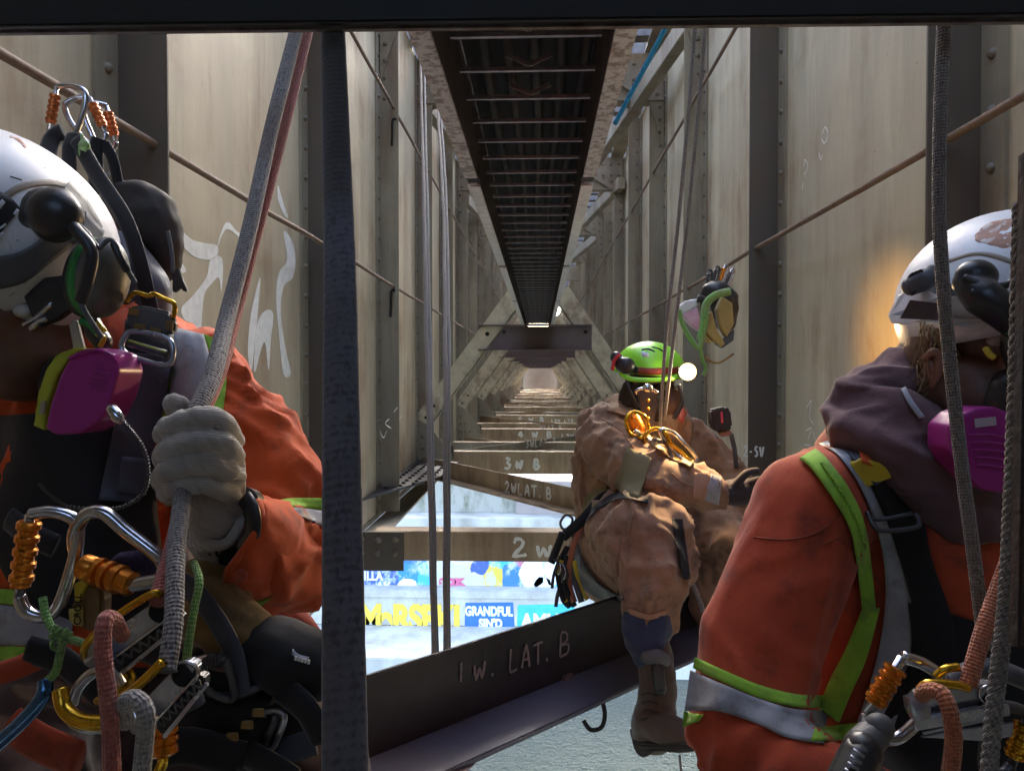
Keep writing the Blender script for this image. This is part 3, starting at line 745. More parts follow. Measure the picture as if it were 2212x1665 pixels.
def folds(axis_a, axis_b, amp, freq, seed=0, warp=.35, amp2=None):
    """cloth folds that run across the limb a-b (rings) plus long diagonal drags"""
    a = Vector(axis_a); b = Vector(axis_b); t = (b-a).normalized(); L_ = (b-a).length
    def f(p):
        q = p-a; s = q.dot(t)
        n1 = noise.noise(p*5+Vector((seed, 0, 0)))
        n2 = noise.noise(p*12+Vector((0, seed, 0)))
        n3 = noise.noise(Vector((p.x*9+seed, p.y*9, p.z*9)))
        w1 = noise.noise(Vector((s*freq+n1*2.6, n3*1.2+seed, seed*.3)))
        w4 = noise.noise(Vector((s*freq*.55+n3*2.0, n1*1.5+seed*2, seed*.7)))
        w = max(0, 1-abs(w1)*3.2)**1.6*.8*(.5+n1)+max(0, 1-abs(w4)*3.0)**1.5+n2*.5
        return amp*1.5*(w-.4)+amp*.3*noise.noise(p*28)
    return f
def bvh_of(me): return BVHTree.FromPolygons([v.co.copy() for v in me.vertices], [tuple(p.vertices) for p in me.polygons])
def hit(bv, u, v, far=6.0):
    d = ray(u, v); h = bv.ray_cast(Vector((0, 0, 0)), d, far)
    return h
def drape(name, bv, left, right, m, parent, off=.004, nl=28, nw=6, thick=.003, kind=None, wav=0):
    """a strip sewn on a body: left/right edges are picture curves, every point lies on the cloth beneath it"""
    Lc = crom([Vector((a, b_, 0)) for a, b_ in left], 8); Rc = crom([Vector((a, b_, 0)) for a, b_ in right], 8)
    def samp(c, t): x = t*(len(c)-1); k = min(int(x), len(c)-2); return c[k].lerp(c[k+1], x-k)
    g = []; last = None
    for i in range(nl+1):
        a, b_ = samp(Lc, i/nl), samp(Rc, i/nl); row = []
        for j in range(nw+1):
            q = a.lerp(b_, j/nw); h = hit(bv, q.x, q.y)
            row.append((h[0], h[1], q) if h[0] is not None else (None, None, q))
        g.append(row)
    known = [(r_[2], r_[0].y) for row in g for r_ in row if r_[0] is not None]
    if not known: return None
    mb = MB(); 
    V = []
    for row in g:
        for p, nn, q in row:
            if p is None:
                y = min(known, key=lambda k: (k[0]-q).length_squared)[1]; p = at(q.x, q.y, y); nn = Vector((0, -1, 0))
            V.append((p, nn))
    W = nw+1
    ds = [p.length for p, _ in V]           # calm the depth so that a strip bridges wrinkles
    for it in range(2):
        nd = ds[:]
        for i in range(nl+1):
            for j in range(W):
                k = i*W+j; ns = [ds[k]]
                if i: ns.append(ds[k-W])
                if i < nl: ns.append(ds[k+W])
                if j: ns.append(ds[k-1])
                if j < nw: ns.append(ds[k+1])
                nd[k] = min(ds[k]+.001, sum(ns)/len(ns))
        ds = nd
    for k, (p, nn) in enumerate(V): mb.v.append(p.normalized()*(ds[k]-off))
    for i in range(nl):
        for j in range(nw): mb.face((i*W+j, i*W+j+1, (i+1)*W+j+1, (i+1)*W+j), ((j/nw, i/nl*.5), ((j+1)/nw, i/nl*.5), ((j+1)/nw, (i+1)/nl*.5), (j/nw, (i+1)/nl*.5)))
    # real thickness: an underside and side walls
    n0 = len(mb.v); top = list(mb.v)
    for p in top: mb.v.append(p+p.normalized()*thick)
    for i in range(nl):
        for j in range(nw): mb.face((n0+i*W+j, n0+(i+1)*W+j, n0+(i+1)*W+j+1, n0+i*W+j+1))
    for i in range(nl):
        for j in (0, nw): mb.face((i*W+j, (i+1)*W+j, n0+(i+1)*W+j, n0+i*W+j))
    for j in range(nw):
        for i in (0, nl): mb.face((i*W+j, i*W+j+1, n0+i*W+j+1, n0+i*W+j))
    return mb.build(name, m, parent, True)
def vtube(name, pts, r, m, parent, n=8, seg=10, closed=False, flat=1.0, smooth=True):
    P = crom([at(*p) for p in pts], n, closed)
    return MB().tube(P, r, seg, closed, flat=flat).build(name, m, parent, smooth)
def vplate(name, pts, Y, th, m, parent, bevel=.001, tilt=None):
    """a real plate: outline at depth Y (or per-point Y), th thick away from the viewer"""
    P = [at(p[0], p[1], p[2] if len(p) > 2 else Y) for p in pts]
    return MB().prism(P, (0, th, 0)).build(name, m, parent, bevel=bevel)

def cloth(name, c, c2=None, sc1=7, rough=.85, weave=900, wb=.25, dirty=None, dl=.55, crease=.35):
    m, nt, b = NT(name)
    v = coords(nt); n1 = noise_n(nt, sc1, 6, v); c2 = c2 or tuple(x*.7 for x in c)
    col = mixc(nt, ramp(nt, n1.outputs[0], .35, .7).outputs[0], c, c2)
    if dirty:
        n3 = noise_n(nt, 17, 8, v, .75); col = mixc(nt, ramp(nt, n3.outputs[0], dl, dl+.2).outputs[0], col, dirty)
    L(nt, col, b.inputs['Base Color']); b.inputs['Roughness'].default_value = rough
    b.inputs['Sheen Weight'].default_value = .15; b.inputs['Specular IOR Level'].default_value = .25
    n2 = noise_n(nt, 90, 4, v, .7)
    fo = nt.nodes.new('ShaderNodeTexNoise'); fo.noise_type = 'RIDGED_MULTIFRACTAL'; fo.inputs['Scale'].default_value = 7; fo.inputs['Detail'].default_value = 5; fo.inputs['Distortion'].default_value = .5; fo.inputs['Roughness'].default_value = .58
    L(nt, v, fo.inputs['Vector'])
    b1_ = nt.nodes.new('ShaderNodeBump'); b1_.inputs['Strength'].default_value = crease; b1_.inputs['Distance'].default_value = .012; L(nt, fo.outputs[0], b1_.inputs['Height'])
    b2_ = nt.nodes.new('ShaderNodeBump'); b2_.inputs['Strength'].default_value = wb; b2_.inputs['Distance'].default_value = .0018; L(nt, n2.outputs[0], b2_.inputs['Height'])
    L(nt, b1_.outputs[0], b2_.inputs['Normal']); L(nt, b2_.outputs[0], b.inputs['Normal']); return m
M['orange'] = cloth('hi_vis_orange_cloth', (.68, .10, .018), (.50, .068, .014), dirty=(.22, .05, .025), dl=.52, crease=.6)
M['orange2'] = cloth('worn_orange_cloth', (.48, .075, .028), (.34, .052, .022), dirty=(.16, .04, .028), dl=.50, crease=.6)
M['lime'] = cloth('lime_trim', (.33, .62, .06), (.22, .44, .05), sc1=20, dirty=(.16, .22, .07), dl=.52, crease=.6, wb=.5)
M['silver'] = cloth('silver_reflective_tape', (.36, .38, .43), (.26, .275, .31), sc1=22, rough=.5, dirty=(.16, .15, .15), dl=.50, crease=.9, wb=.3)
M['olive'] = cloth('dull_reflective_band', (.22, .20, .11), (.15, .14, .08))
M['brownc'] = cloth('tan_brown_canvas', (.33, .205, .135), (.215, .13, .085), dirty=(.10, .065, .05), dl=.50, crease=.75, wb=.5)
M['brownc2'] = cloth('pale_tan_canvas', (.44, .26, .16), (.30, .18, .12), dirty=(.16, .1, .08), dl=.6)
M['mauve'] = cloth('maroon_fleece', (.15, .085, .09), (.10, .055, .065), rough=.98, wb=.6, crease=.8)
M['black'] = cloth('black_webbing', (.016, .016, .020), (.010, .010, .012), rough=.7, wb=.3)
M['navy'] = cloth('blue_black_webbing', (.075, .085, .12), (.045, .05, .075), rough=.6)
M['navyg'] = cloth('navy_gaiter', (.035, .05, .11), (.025, .035, .07))
M['leather'] = cloth('tan_leather', (.30, .19, .06), (.17, .10, .04), rough=.6, dirty=(.08, .05, .03))
M['boot'] = cloth('scuffed_brown_boot', (.085, .06, .045), (.055, .04, .03), rough=.6, dirty=(.16, .12, .09), dl=.6)
M['sole'] = mat('dark_rubber', (.03, .025, .022), None, 20, .8)
M['plast'] = mat('black_plastic', (.018, .018, .021), (.026, .024, .026), 12, .38, 0, .1, 80)
M['grub'] = mat('grey_rubber', (.10, .105, .115), (.06, .06, .065), 14, .55, 0, .2, 90)
M['shell'] = mat('scuffed_white_shell', (.70, .72, .76), (.55, .56, .58), 13, .38, 0, .12, 70, .002, lo=.5, hi=.72)
M['shellbrown'] = mat('worn_brown_patch', (.40, .20, .13), (.62, .55, .52), 45, .6, 0, .5, 120, .002, lo=.5, hi=.56)
M['shelltan'] = mat('faded_tan_band', (.38, .32, .26), (.30, .26, .22), 20, .5)
M['limeshell'] = mat('lime_shell', (.32, .80, .04), (.26, .70, .04), 10, .3, 0, .05)
M['muff'] = mat('olive_grey_cup', (.12, .115, .10), (.07, .068, .065), 12, .42, .15, .35, 60, .0015)
M['greenp'] = mat('green_plastic', (.02, .22, .05), None, 12, .35)
M['magenta'] = mat('magenta_filter', (.34, .02, .22), (.27, .018, .18), 10, .33, 0, .05)
M['yellowp'] = mat('yellow_plastic', (.62, .45, .02), (.5, .36, .03), 14, .4, 0, .1)
M['yellgr'] = mat('yellow_green_cloth', (.45, .48, .03), None, 14, .6)
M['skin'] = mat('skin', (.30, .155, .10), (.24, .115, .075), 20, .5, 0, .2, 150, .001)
M['skind'] = mat('shaded_skin', (.15, .075, .05), (.10, .05, .035), 30, .5, 0, .5, 150, .0015)  # skin darkened to carry the shade on the faces
M['hair'] = mat('dark_hair', (.03, .018, .012), (.05, .03, .02), 60, .7, 0, .9, 300, .003)
M['glove'] = None
m, nt, b = NT('grey_knit_glove')
v = coords(nt); n1 = noise_n(nt, 18, 6, v)
L(nt, mixc(nt, ramp(nt, n1.outputs[0], .35, .75).outputs[0], (.40, .375, .345), (.26, .24, .22)), b.inputs['Base Color']); b.inputs['Roughness'].default_value = .95; b.inputs['Sheen Weight'].default_value = .4
wv = nt.nodes.new('ShaderNodeTexWave'); wv.inputs['Scale'].default_value = 170; wv.bands_direction = 'Z'; wv.inputs['Distortion'].default_value = 3; wv.inputs['Detail'].default_value = 2; wv.inputs['Detail Scale'].default_value=.6; L(nt, v, wv.inputs['Vector'])
bump(nt, b, wv.outputs[0], .55, .0008); M['glove'] = m
M['gloved'] = cloth('dark_work_glove', (.06, .05, .055), (.04, .035, .04))
M['steel'] = mat('polished_steel', (.55, .56, .60), (.40, .40, .44), 30, .22, .95, .1, 120, .0006)
M['blued'] = mat('blue_anodised', (.05, .14, .30), (.10, .2, .38), 20, .22, .9, .1, 120)
M['gold'] = mat('gold_anodised', (.62, .36, .03), (.5, .28, .03), 30, .25, .9, .1, 120)
M['orang'] = mat('orange_anodised', (.75, .26, .03), (.60, .2, .03), 30, .28, .85, .15, 120)
M['alloy'] = mat('dull_alloy', (.42, .45, .52), (.30, .32, .38), 40, .3, .8, .1, 90)
M['dkalloy'] = mat('dark_alloy', (.10, .10, .115), (.07, .07, .08), 40, .4, .6, .1, 90)
M['label'] = mat('yellow_label', (.55, .43, .12), (.45, .35, .1), 30, .6)

def carabiner(parent_name, label, cx, cy, Y, w, h, ang, r, body=None, sleeve=None, yaw=0, gate='L', group=None, thingp=True, t0=.3, t1=.75):
    """pear shaped karabiner with a ribbed screw sleeve; w,h in picture px"""
    body = body or M['steel']; sleeve = sleeve or M['orang']
    c = at(cx, cy, Y); s = Y/FPX; w *= s; h *= s
    root = thing(parent_name, label, 'carabiner', c, group)
    Rm = Matrix.Rotation(R(ang), 3, 'Y') @ Matrix.Rotation(R(yaw), 3, 'Z')
    sx = -1 if gate == 'L' else 1
    out = [(-.30, .46), (.05, .5), (.42, .44), (.5, .22), (.42, -.1), (.28, -.40), (.08, -.5), (-.22, -.46), (-.36, -.32)]
    out = [(-sx*x if gate == 'R' else x, z) for x, z in out] if gate == 'R' else out
    if gate == 'R': out = [(-x, z) for x, z in [(-.30, .46), (.05, .5), (.42, .44), (.5, .22), (.42, -.1), (.28, -.40), (.08, -.5), (-.22, -.46), (-.36, -.32)]]
    P3 = lambda x, z: c+Rm @ Vector((x*w, 0, z*h))
    P = crom([P3(*p) for p in out], 7)
    MB().tube(P, r, 12).build('frame', body, root, True)
    a, b_ = P[0], P[-1]
    g = [a, a.lerp(b_, .5), b_]
    MB().tube(g, r*.8, 10).build('gate', body, root, True)
    pr = []; n = 5; q0, q1 = t0-.12, t1+.08
    for i in range(n):
        x0 = q0+(q1-q0)*i/n; x1 = q0+(q1-q0)*(i+1)/n; d = (x1-x0)
        pr += [(x0, r*1.45), (x0+d*.15, r*1.8), (x0+d*.55, r*1.8), (x0+d*.7, r*1.45)]
    MB().lathe(a, b_, [(q0-.001, r*.9)]+pr+[(q1, r*1.45), (q1+.002, r*.9)], 18).build('sleeve', sleeve, root, 'auto')
    return root

def helmet_shell(parent, c, rad, Mx, m, name='helmet_shell', cut=-18, brim=None):
    mb = MB().ell(c, rad, Mx, 48, 20, cut, 90)
    o = mb.build(name, m, parent, True)
    s = o.modifiers.new('t', 'SOLIDIFY'); s.thickness = .004; s.offset = -1
    return o

# ---------------------------------------------------------------- LEFT WORKER (nearest)
P1 = thing('person', 'worker at the left in white helmet and orange jacket gripping ropes with a grey glove', 'person', at(200, 1640, .95), 'rope access workers')
b = MB()
capsule(b, [at(250, 850, .98), at(215, 1150, .98), at(190, 1400, .98), at(160, 1640, 1.0)], [.11, .145, .15, .15], 20)
capsule(b, [at(440, 850, .97), at(250, 800, .98), at(20, 850, .98)], [.055, .10, .08], 16)
capsule(b, [at(430, 800, .95), at(520, 930, .93), at(590, 1060, .90), at(632, 1200, .86)], [.052, .062, .062, .060], 18)     # upper arm
capsule(b, [at(632, 1200, .86), at(600, 1218, .82), at(560, 1195, .765), at(540, 1165, .745)], [.060, .060, .050, .040], 18)       # forearm
capsule(b, [at(20, 860, .98), at(-150, 1100, .95), at(-160, 1400, .9)], [.06, .06, .055], 12)
me = vs('jacket', b, .0075, 3)
fa = folds(at(600, 1060, .9), at(632, 1200, .86), .0042, 28, 3.1)
EL = at(640, 1215, .86)
def w1(p):
    d = (p-EL).length
    k = 1.0+1.6*math.exp(-(d/.09)**2)
    long = noise.noise(Vector((p.x*6+p.z*5, p.y*6, p.z*3-p.x*4))*2.2)
    return fa(p)*k+.009*max(0, 1-abs(long)*3)**1.5-.003
wrinkle(me, w1)
jk = link('jacket', me, M['orange'], P1, True)
bv1 = bvh_of(me)
b = MB()
capsule(b, [at(180, 1560, .97), at(60, 1660, .80), at(-60, 1740, .68)], [.13, .10, .08], 14)
capsule(b, [at(230, 1600, .98), at(470, 1620, .90), at(640, 1720, .78)], [.14, .10, .085], 14)
me = vs('trousers', b, .008, 3); wrinkle(me, lambda p: .010*noise.noise(p*14)+.010*max(0, 1-abs(noise.noise(p*10))*4))
link('trousers', me, cloth('dark_maroon_trousers', (.045, .018, .016), (.02, .012, .012), dirty=(.16, .04, .02), dl=.66), P1, True)
# vest tape, lime edges over the shoulder
drape('reflective_tape', bv1, [(372, 705), (368, 820), (360, 900), (372, 1100), (400, 1200), (400, 1290)], [(440, 722), (462, 830), (440, 940), (430, 1100), (450, 1240), (500, 1310)], M['silver'], P1, .010)
drape('lime_trim', bv1, [(438, 720), (464, 800), (462, 860), (446, 930)], [(466, 732), (488, 800), (484, 870), (470, 940)], M['lime'], P1, .0055, nw=3)
drape('lime_trim', bv1, [(352, 730), (345, 820), (338, 912)], [(376, 722), (374, 800), (368, 900)], M['lime'], P1, .006, nw=3)
# band round the sleeve
drape('lime_trim', bv1, [(560, 1092), (620, 1076), (700, 1075)], [(556, 1100), (630, 1095), (702, 1102)], M['lime'], P1, .004, nw=3)
drape('reflective_tape', bv1, [(600, 1098), (640, 1096), (702, 1103)], [(640, 1112), (660, 1120), (704, 1140)], M['silver'], P1, .004, nw=4)
# lower tape on the body and legs
drape('reflective_tape', bv1, [(-40, 1300), (60, 1312), (160, 1330)], [(-40, 1392), (60, 1394), (150, 1400)], M['silver'], P1, .004)
drape('lime_trim', bv1, [(-40, 1270), (60, 1275), (160, 1300)], [(-40, 1298), (60, 1310), (160, 1328)], M['lime'], P1, .005, nw=3)
drape('lime_trim', bv1, [(-40, 1394), (60, 1396), (150, 1402)], [(-40, 1440), (60, 1430), (150, 1420)], M['lime'], P1, .005, nw=3)
drape('lime_trim', bv1, [(490, 1290), (540, 1300), (590, 1288)], [(500, 1325), (530, 1332), (560, 1312)], M['lime'], P1, .006, nw=3)
# harness over chest and waist
def strap(name, bv, l, r_, m, parent, off=.010, **k): return drape(name, bv, l, r_, m, parent, off, **k)
strap('chest_panel', bv1, [(-30, 900), (-30, 1050), (-30, 1150), (40, 1290), (130, 1330), (200, 1360)], [(250, 880), (330, 960), (340, 1100), (350, 1200), (345, 1290), (380, 1360)], M['black'], P1, .012, nl=24, nw=16)
strap('shoulder_strap', bv1, [(272, 760), (258, 850), (240, 950), (212, 1080)], [(372, 768), (358, 860), (335, 960), (300, 1085)], M['navy'], P1, .026)
strap('webbing_fold', bv1, [(262, 985), (252, 1060)], [(324, 990), (316, 1070)], M['navy'], P1, .034, nl=6)
strap('leg_loop', bv1, [(300, 1400), (380, 1460), (440, 1560), (420, 1665)], [(500, 1320), (600, 1420), (690, 1520), (690, 1680)], M['black'], P1, .014, nl=20, nw=14)
strap('waist_belt', bv1, [(120, 1420), (220, 1440), (330, 1440)], [(60, 1600), (240, 1700), (420, 1700)], M['black'], P1, .012, nl=16, nw=12)
# hood / jacket collar bit beside the mask
strap('collar', bv1, [(226, 690), (232, 760), (250, 800)], [(290, 650), (296, 740), (300, 800)], M['orange2'], P1, .012, nl=8)
# head: skin mesh
b = MB()
b.ell(at(70, 640, .90), (.078, .10, .115), Matrix.Rotation(R(20), 3, 'Y'), 24, 16)
b.ell(at(45, 760, .86), (.058, .07, .06), None, 20, 12)      # jaw
b.ell(at(-8, 700, .80), (.016, .02, .026), None, 12, 8)      # nose
capsule(b, [at(110, 720, .95), at(190, 870, .98)], [.062, .07], 14)
b.ell(at(25, 672, .805), (.014, .012, .010), None, 10, 6)
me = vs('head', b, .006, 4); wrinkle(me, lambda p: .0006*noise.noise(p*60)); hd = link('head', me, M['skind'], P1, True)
for (u, v) in ((-35, 668), (52, 672)):
    MB().ell(at(u, v, .802), (.012, .010, .008), None, 12, 8).build('eye', mat('eye_white', (.5, .48, .45), rough=.3), P1, True)
bh = bvh_of(me)
# helmet, with the band, the label and its lamp clip
hc = at(-22, 520, .87); HM = Matrix.Rotation(R(24), 3, 'Y') @ Matrix.Rotation(R(-12), 3, 'X')
helm = helmet_shell(P1, hc, (.142, .155, .128), HM, M['shell'], cut=-32)
b = MB(); b.ell(hc, (.142, .155, .128), HM, 48, 24, -32, 90); hb_ = BVHTree.FromPolygons([Vector(x) for x in b.v], b.f)
drape('tan_band', hb_, [(-30, 452), (30, 402), (90, 388), (150, 395), (185, 420)], [(-30, 470), (34, 418), (92, 402), (145, 410), (170, 432)], M['shelltan'], helm, .0015, nw=3, thick=.001)
drape('shell_rib', hb_, [(40, 470), (90, 436), (140, 432), (185, 470)], [(52, 480), (95, 446), (138, 442), (174, 480)], M['shell'], helm, .003, nw=3)
drape('black_label', hb_, [(-30, 400), (20, 425), (46, 452)], [(-30, 560), (-10, 525), (10, 492)], M['plast'], helm, .002, nl=8, thick=.001)
drape('print_line', hb_, [(-8, 446), (4, 430)], [(2, 452), (12, 437)], M['shell'], helm, .0045, nl=4, nw=2, thick=.0005)
drape('print_line', hb_, [(28, 462), (36, 450)], [(34, 466), (42, 455)], M['shell'], helm, .0045, nl=4, nw=2, thick=.0005)
drape('print_line', hb_, [(-10, 498), (12, 482)], [(-8, 503), (14, 487)], M['shell'], helm, .0045, nl=4, nw=2, thick=.0005)
drape('print_line', hb_, [(-12, 512), (6, 500)], [(-9, 517), (8, 505)], M['shell'], helm, .0045, nl=4, nw=2, thick=.0005)
drape('shell_scuff', hb_, [(22, 292), (42, 300), (60, 318)], [(20, 300), (40, 310), (52, 322)], M['shellbrown'], helm, .0012, nl=8, nw=2, thick=.0006)
drape('scratch', hb_, [(22, 380), (48, 388)], [(22, 383), (47, 391)], M['plast'], helm, .0012, nl=6, nw=1, thick=.0004)
for k in range(26):
    u = random.uniform(-20, 170); v = random.uniform(300, 660); a_ = random.uniform(0, 3.1); l_ = random.uniform(4, 16)
    if hit(hb_, u, v)[0] is None: continue
    drape('scratch', hb_, [(u, v), (u+l_*math.cos(a_), v+l_*math.sin(a_))], [(u, v+1.3), (u+l_*math.cos(a_), v+1.3+l_*math.sin(a_))], M['grub'], helm, .0009, nl=3, nw=1, thick=.0003)
drape('headlamp_strap', hb_, [(-30, 555), (40, 545), (110, 500), (150, 470)], [(-30, 630), (50, 612), (120, 560), (170, 520)], M['grub'], helm, .008, nw=6)
drape('rim_strap', hb_, [(150, 390), (190, 430), (222, 490)], [(130, 420), (172, 462), (196, 520)], M['grub'], helm, .007, nw=4)
drape('buckle_strap', hb_, [(185, 455), (205, 478), (226, 500)], [(168, 525), (188, 545), (206, 560)], M['navy'], helm, .014, nl=8)
# ear defender: hinge, wire arms, cup
ed = thing('ear_defender', 'olive grey ear defender with green rim clipped to the left worker helmet', 'ear defender', at(216, 600, .80))
b = MB(); cc = at(222, 600, .79); EM = Matrix.Rotation(R(8), 3, 'Y') @ Matrix.Rotation(R(-12), 3, 'Z')
b.ell(cc, (.0245, .030, .0445), EM, 28, 18); b.build('cup', M['muff'], ed, True)
b = MB(); b.ell(at(201, 600, .795), (.0200, .030, .0440), EM, 28, 18); b.build('rim', M['greenp'], ed, True)
b = MB(); b.ell(at(188, 604, .80), (.0185, .028, .042), EM, 28, 18); b.build('cushion', M['plast'], ed, True)
b = MB(); capsule(b, [at(100, 455, .755), at(118, 480, .745)], [.024, .022], 16); b.ell(at(118, 462, .735), (.028, .02, .026), Matrix.Rotation(R(20), 3, 'Y'), 20, 12)
link('hinge', vs('hinge', b, .003, 2), M['plast'], ed, True)
b = MB(); capsule(b, [at(68, 470, .76), at(88, 440, .755), at(130, 432, .75), (at(160, 470, .75))], [.012, .013, .013, .010], 12); b.build('hinge_ring', M['plast'], ed, True)
vtube('wire_arm', [(150, 485, .74), (185, 515, .735), (200, 550, .735), (192, 590, .73), (176, 640, .735), (182, 670, .735), (220, 730, .745)], .0028, M['grub'], ed)
vtube('arm_bracket', [(140, 470, .735), (165, 498, .73), (192, 530, .73), (199, 560, .73), (188, 610, .73), (174, 650, .735)], .0062, M['plast'], ed)
vtube('wire_arm', [(150, 475, .735), (185, 500, .735), (212, 535, .74), (232, 520, .745), (246, 524, .745), (262, 560, .745), (292, 612, .755)], .0026, M['grub'], ed)
vtube('arm_bracket', [(246, 526, .744), (262, 562, .744), (275, 585, .75)], .0040, M['plast'], ed)
# chin strap and cloth by the cheek
vplate('temple_pad', [(50, 640), (96, 600), (170, 590), (175, 650), (120, 690), (78, 706)], .795, .012, M['plast'], ed)
vplate('strap_slot', [(148, 700), (164, 690), (182, 760), (176, 785), (160, 770)], .80, .006, M['shelltan'], ed)
b = MB(); capsule(b, [at(196, 692, .80), at(206, 716, .795), at(222, 738, .79)], [.009, .011, .010], 10); b.build('chin_buckle', M['plast'], ed, True)
for i in range(4):
    vtube('yellow_rib', [(200+i*5, 700+i*5, .782), (214+i*5, 698+i*5, .782)], .0022, M['yellowp'], ed, n=3, seg=6)
vtube('yellow_clip', [(210, 722, .782), (224, 730, .78), (216, 748, .782)], .0028, M['yellowp'], ed, n=4)
vtube('clear_clip', [(50, 702, .775), (78, 686, .775), (112, 655, .775)], .0022, M['steel'], ed, n=4)
vtube('clear_clip', [(66, 712, .775), (84, 694, .775), (100, 690, .775)], .0030, M['steel'], ed, n=4)
vtube('green_tag', [(176, 694, .78), (196, 702, .78), (214, 722, .785)], .0045, M['greenp'], ed, n=4)
# respirator with magenta filter
rs = thing('respirator', 'respirator with magenta filter and yellow edge on the left worker face', 'respirator', at(165, 850, .78))
b = MB(); capsule(b, [at(160, 835, .80), at(185, 812, .80)], [.046, .042], 20)
def blobplate(pts, Y, th, vox, sm=3):
    mb = MB(); mb.prism([at(u, v, Y) for u, v in pts], (0, th, 0)); return vs('p', mb, vox, sm)
me = blobplate([(150, 770), (205, 750), (246, 765), (256, 800), (240, 860), (215, 910), (170, 938), (118, 940), (96, 925), (108, 870), (128, 810)], .745, .05, .0022, 9)
wrinkle(me, lambda p: .0004*noise.noise(p*40)); link('filter_cover', me, M['magenta'], rs, True)
for i in range(4):
    vtube('filter_rib', [(204-i*4, 800+i*11, .7435), (226-i*2, 806+i*11, .744), (243-i*3, 808+i*11, .747)], .0013, M['magenta'], rs, n=4, seg=8)
me = blobplate([(120, 765), (160, 750), (190, 752), (150, 770), (122, 812), (104, 870), (94, 930), (70, 920), (80, 850), (98, 796)], .752, .045, .0022, 6); link('filter_base', me, M['yellgr'], rs, True)
vtube('filter_seam', [(150, 775, .742), (190, 757, .742), (232, 762, .743), (252, 782, .746)], .0016, M['magenta'], rs)
b = MB(); b.ell(at(150, 835, .84), (.030, .035, .040), None, 20, 12); b.build('face_piece', M['plast'], rs, True)
vplate('small_label', [(88, 868), (98, 866), (94, 894), (84, 895)], .7475, .002, M['shelltan'], rs, 0)
# gloved fist round the rope
def knuckle(pts, r0): return [at(*p) for p in pts], r0
b = MB()
fing = [[(502, 955, .705), (478, 915, .672), (430, 900, .652), (375, 918, .655), (356, 938, .672), (372, 950, .70)],
        [(506, 990, .70), (482, 962, .665), (430, 950, .648), (372, 968, .650), (354, 990, .668), (370, 1000, .70)],
        [(506, 1030, .70), (478, 1008, .668), (428, 1000, .650), (370, 1015, .650), (352, 1036, .668), (370, 1045, .70)],
        [(500, 1066, .70), (470, 1050, .672), (424, 1044, .656), (378, 1052, .656), (362, 1066, .672), (380, 1072, .70)]]
for i, f in enumerate(fing):
    capsule(b, [at(*p) for p in f], [.0118, .0120, .0108, .0112, .0108, .0095] if i < 3 else [.0105, .0108, .0098, .0102, .0096, .0085], 14, 6)
gl_me1 = None
palm = b
capsule(palm, [at(480, 950, .70), at(484, 1000, .70), at(474, 1070, .705), at(466, 1130, .72), (at(468, 1165, .73))], [.017, .020, .024, .0245, .0275], 18)
capsule(palm, [at(450, 960, .712), at(446, 1060, .715)], [.016, .018], 14)
capsule(palm, [at(440, 960, .715), at(408, 910, .71), at(384, 880, .70), at(378, 872, .695)], [.016, .014, .0125, .0115], 12)   # thumb
me = vs('glove', palm, .0016, 1)
wrinkle(me, lambda p: .0012*noise.noise(p*55)+.0016*max(0, 1-abs(noise.noise(Vector((p.x*22, p.y*22, p.z*70+p.x*40))))*4) * (1 if p.z < at(470, 1080, .7).z else .0) - .0018*max(0, 1-abs(noise.noise(Vector((p.x*60+p.z*25, p.y*20, p.z*10))))*5))
gv = link('glove', me, M['glove'], P1, True)
vtube('glove_cuff', [(425, 1150, .715), (455, 1176, .70), (490, 1172, .70), (514, 1140, .705), (520, 1100, .72)], .0055, M['glove'], P1)
# dark under-sleeve, watch, jacket cuff
b = MB(); capsule(b, [at(480, 1150, .735), at(530, 1155, .745), at(552, 1160, .76)], [.034, .038, .040], 18); b.build('under_sleeve', M['plast'], P1, True)
b = MB(); b.lathe(at(516, 1090, .715), at(536, 1098, .735), [(0, .012), (.1, .019), (.8, .020), (1, .014)], 20); b.build('watch', M['plast'], P1, 'auto')
vtube('watch_strap', [(528, 1075, .70), (545, 1105, .69), (545, 1150, .69), (520, 1185, .70)], .0085, M['plast'], P1, flat=.4)
cuff = [(545, 1075, .735), (562, 1095, .705), (556, 1140, .69), (520, 1195, .685), (492, 1235, .69), (490, 1262, .70)]
vtube('cuff_hem', cuff, .0036, M['orange'], P1)
cf = MB(); A_ = crom([at(*p) for p in cuff], 6); B_ = crom([at(*p) for p in [(640, 1090, .84), (652, 1130, .79), (640, 1190, .765), (600, 1262, .75), (570, 1290, .75), (545, 1292, .77)]], 6)
nn_ = len(A_)
for i in range(nn_):
    for j in range(9):
        t = j/8; p = A_[i].lerp(B_[i], t); bul = math.sin(t*math.pi)*.010
        p = p*(1-(bul+.003*noise.noise(Vector((i*.35, t*3.5, 2))) * 2)/p.length)
        cf.v.append(p)
for i in range(nn_-1):
    for j in range(8): cf.face((i*9+j, i*9+j+1, (i+1)*9+j+1, (i+1)*9+j))
o = cf.build('cuff', M['orange'], P1, True); s_ = o.modifiers.new('t', 'SOLIDIFY'); s_.thickness = .003
b = MB(); b.lathe(at(520, 1243, .680), at(520, 1243, .684), [(0, .0055), (.7, .0062), (1, .0062)], 14); b.build('cuff_button', M['orange2'], P1, 'auto')
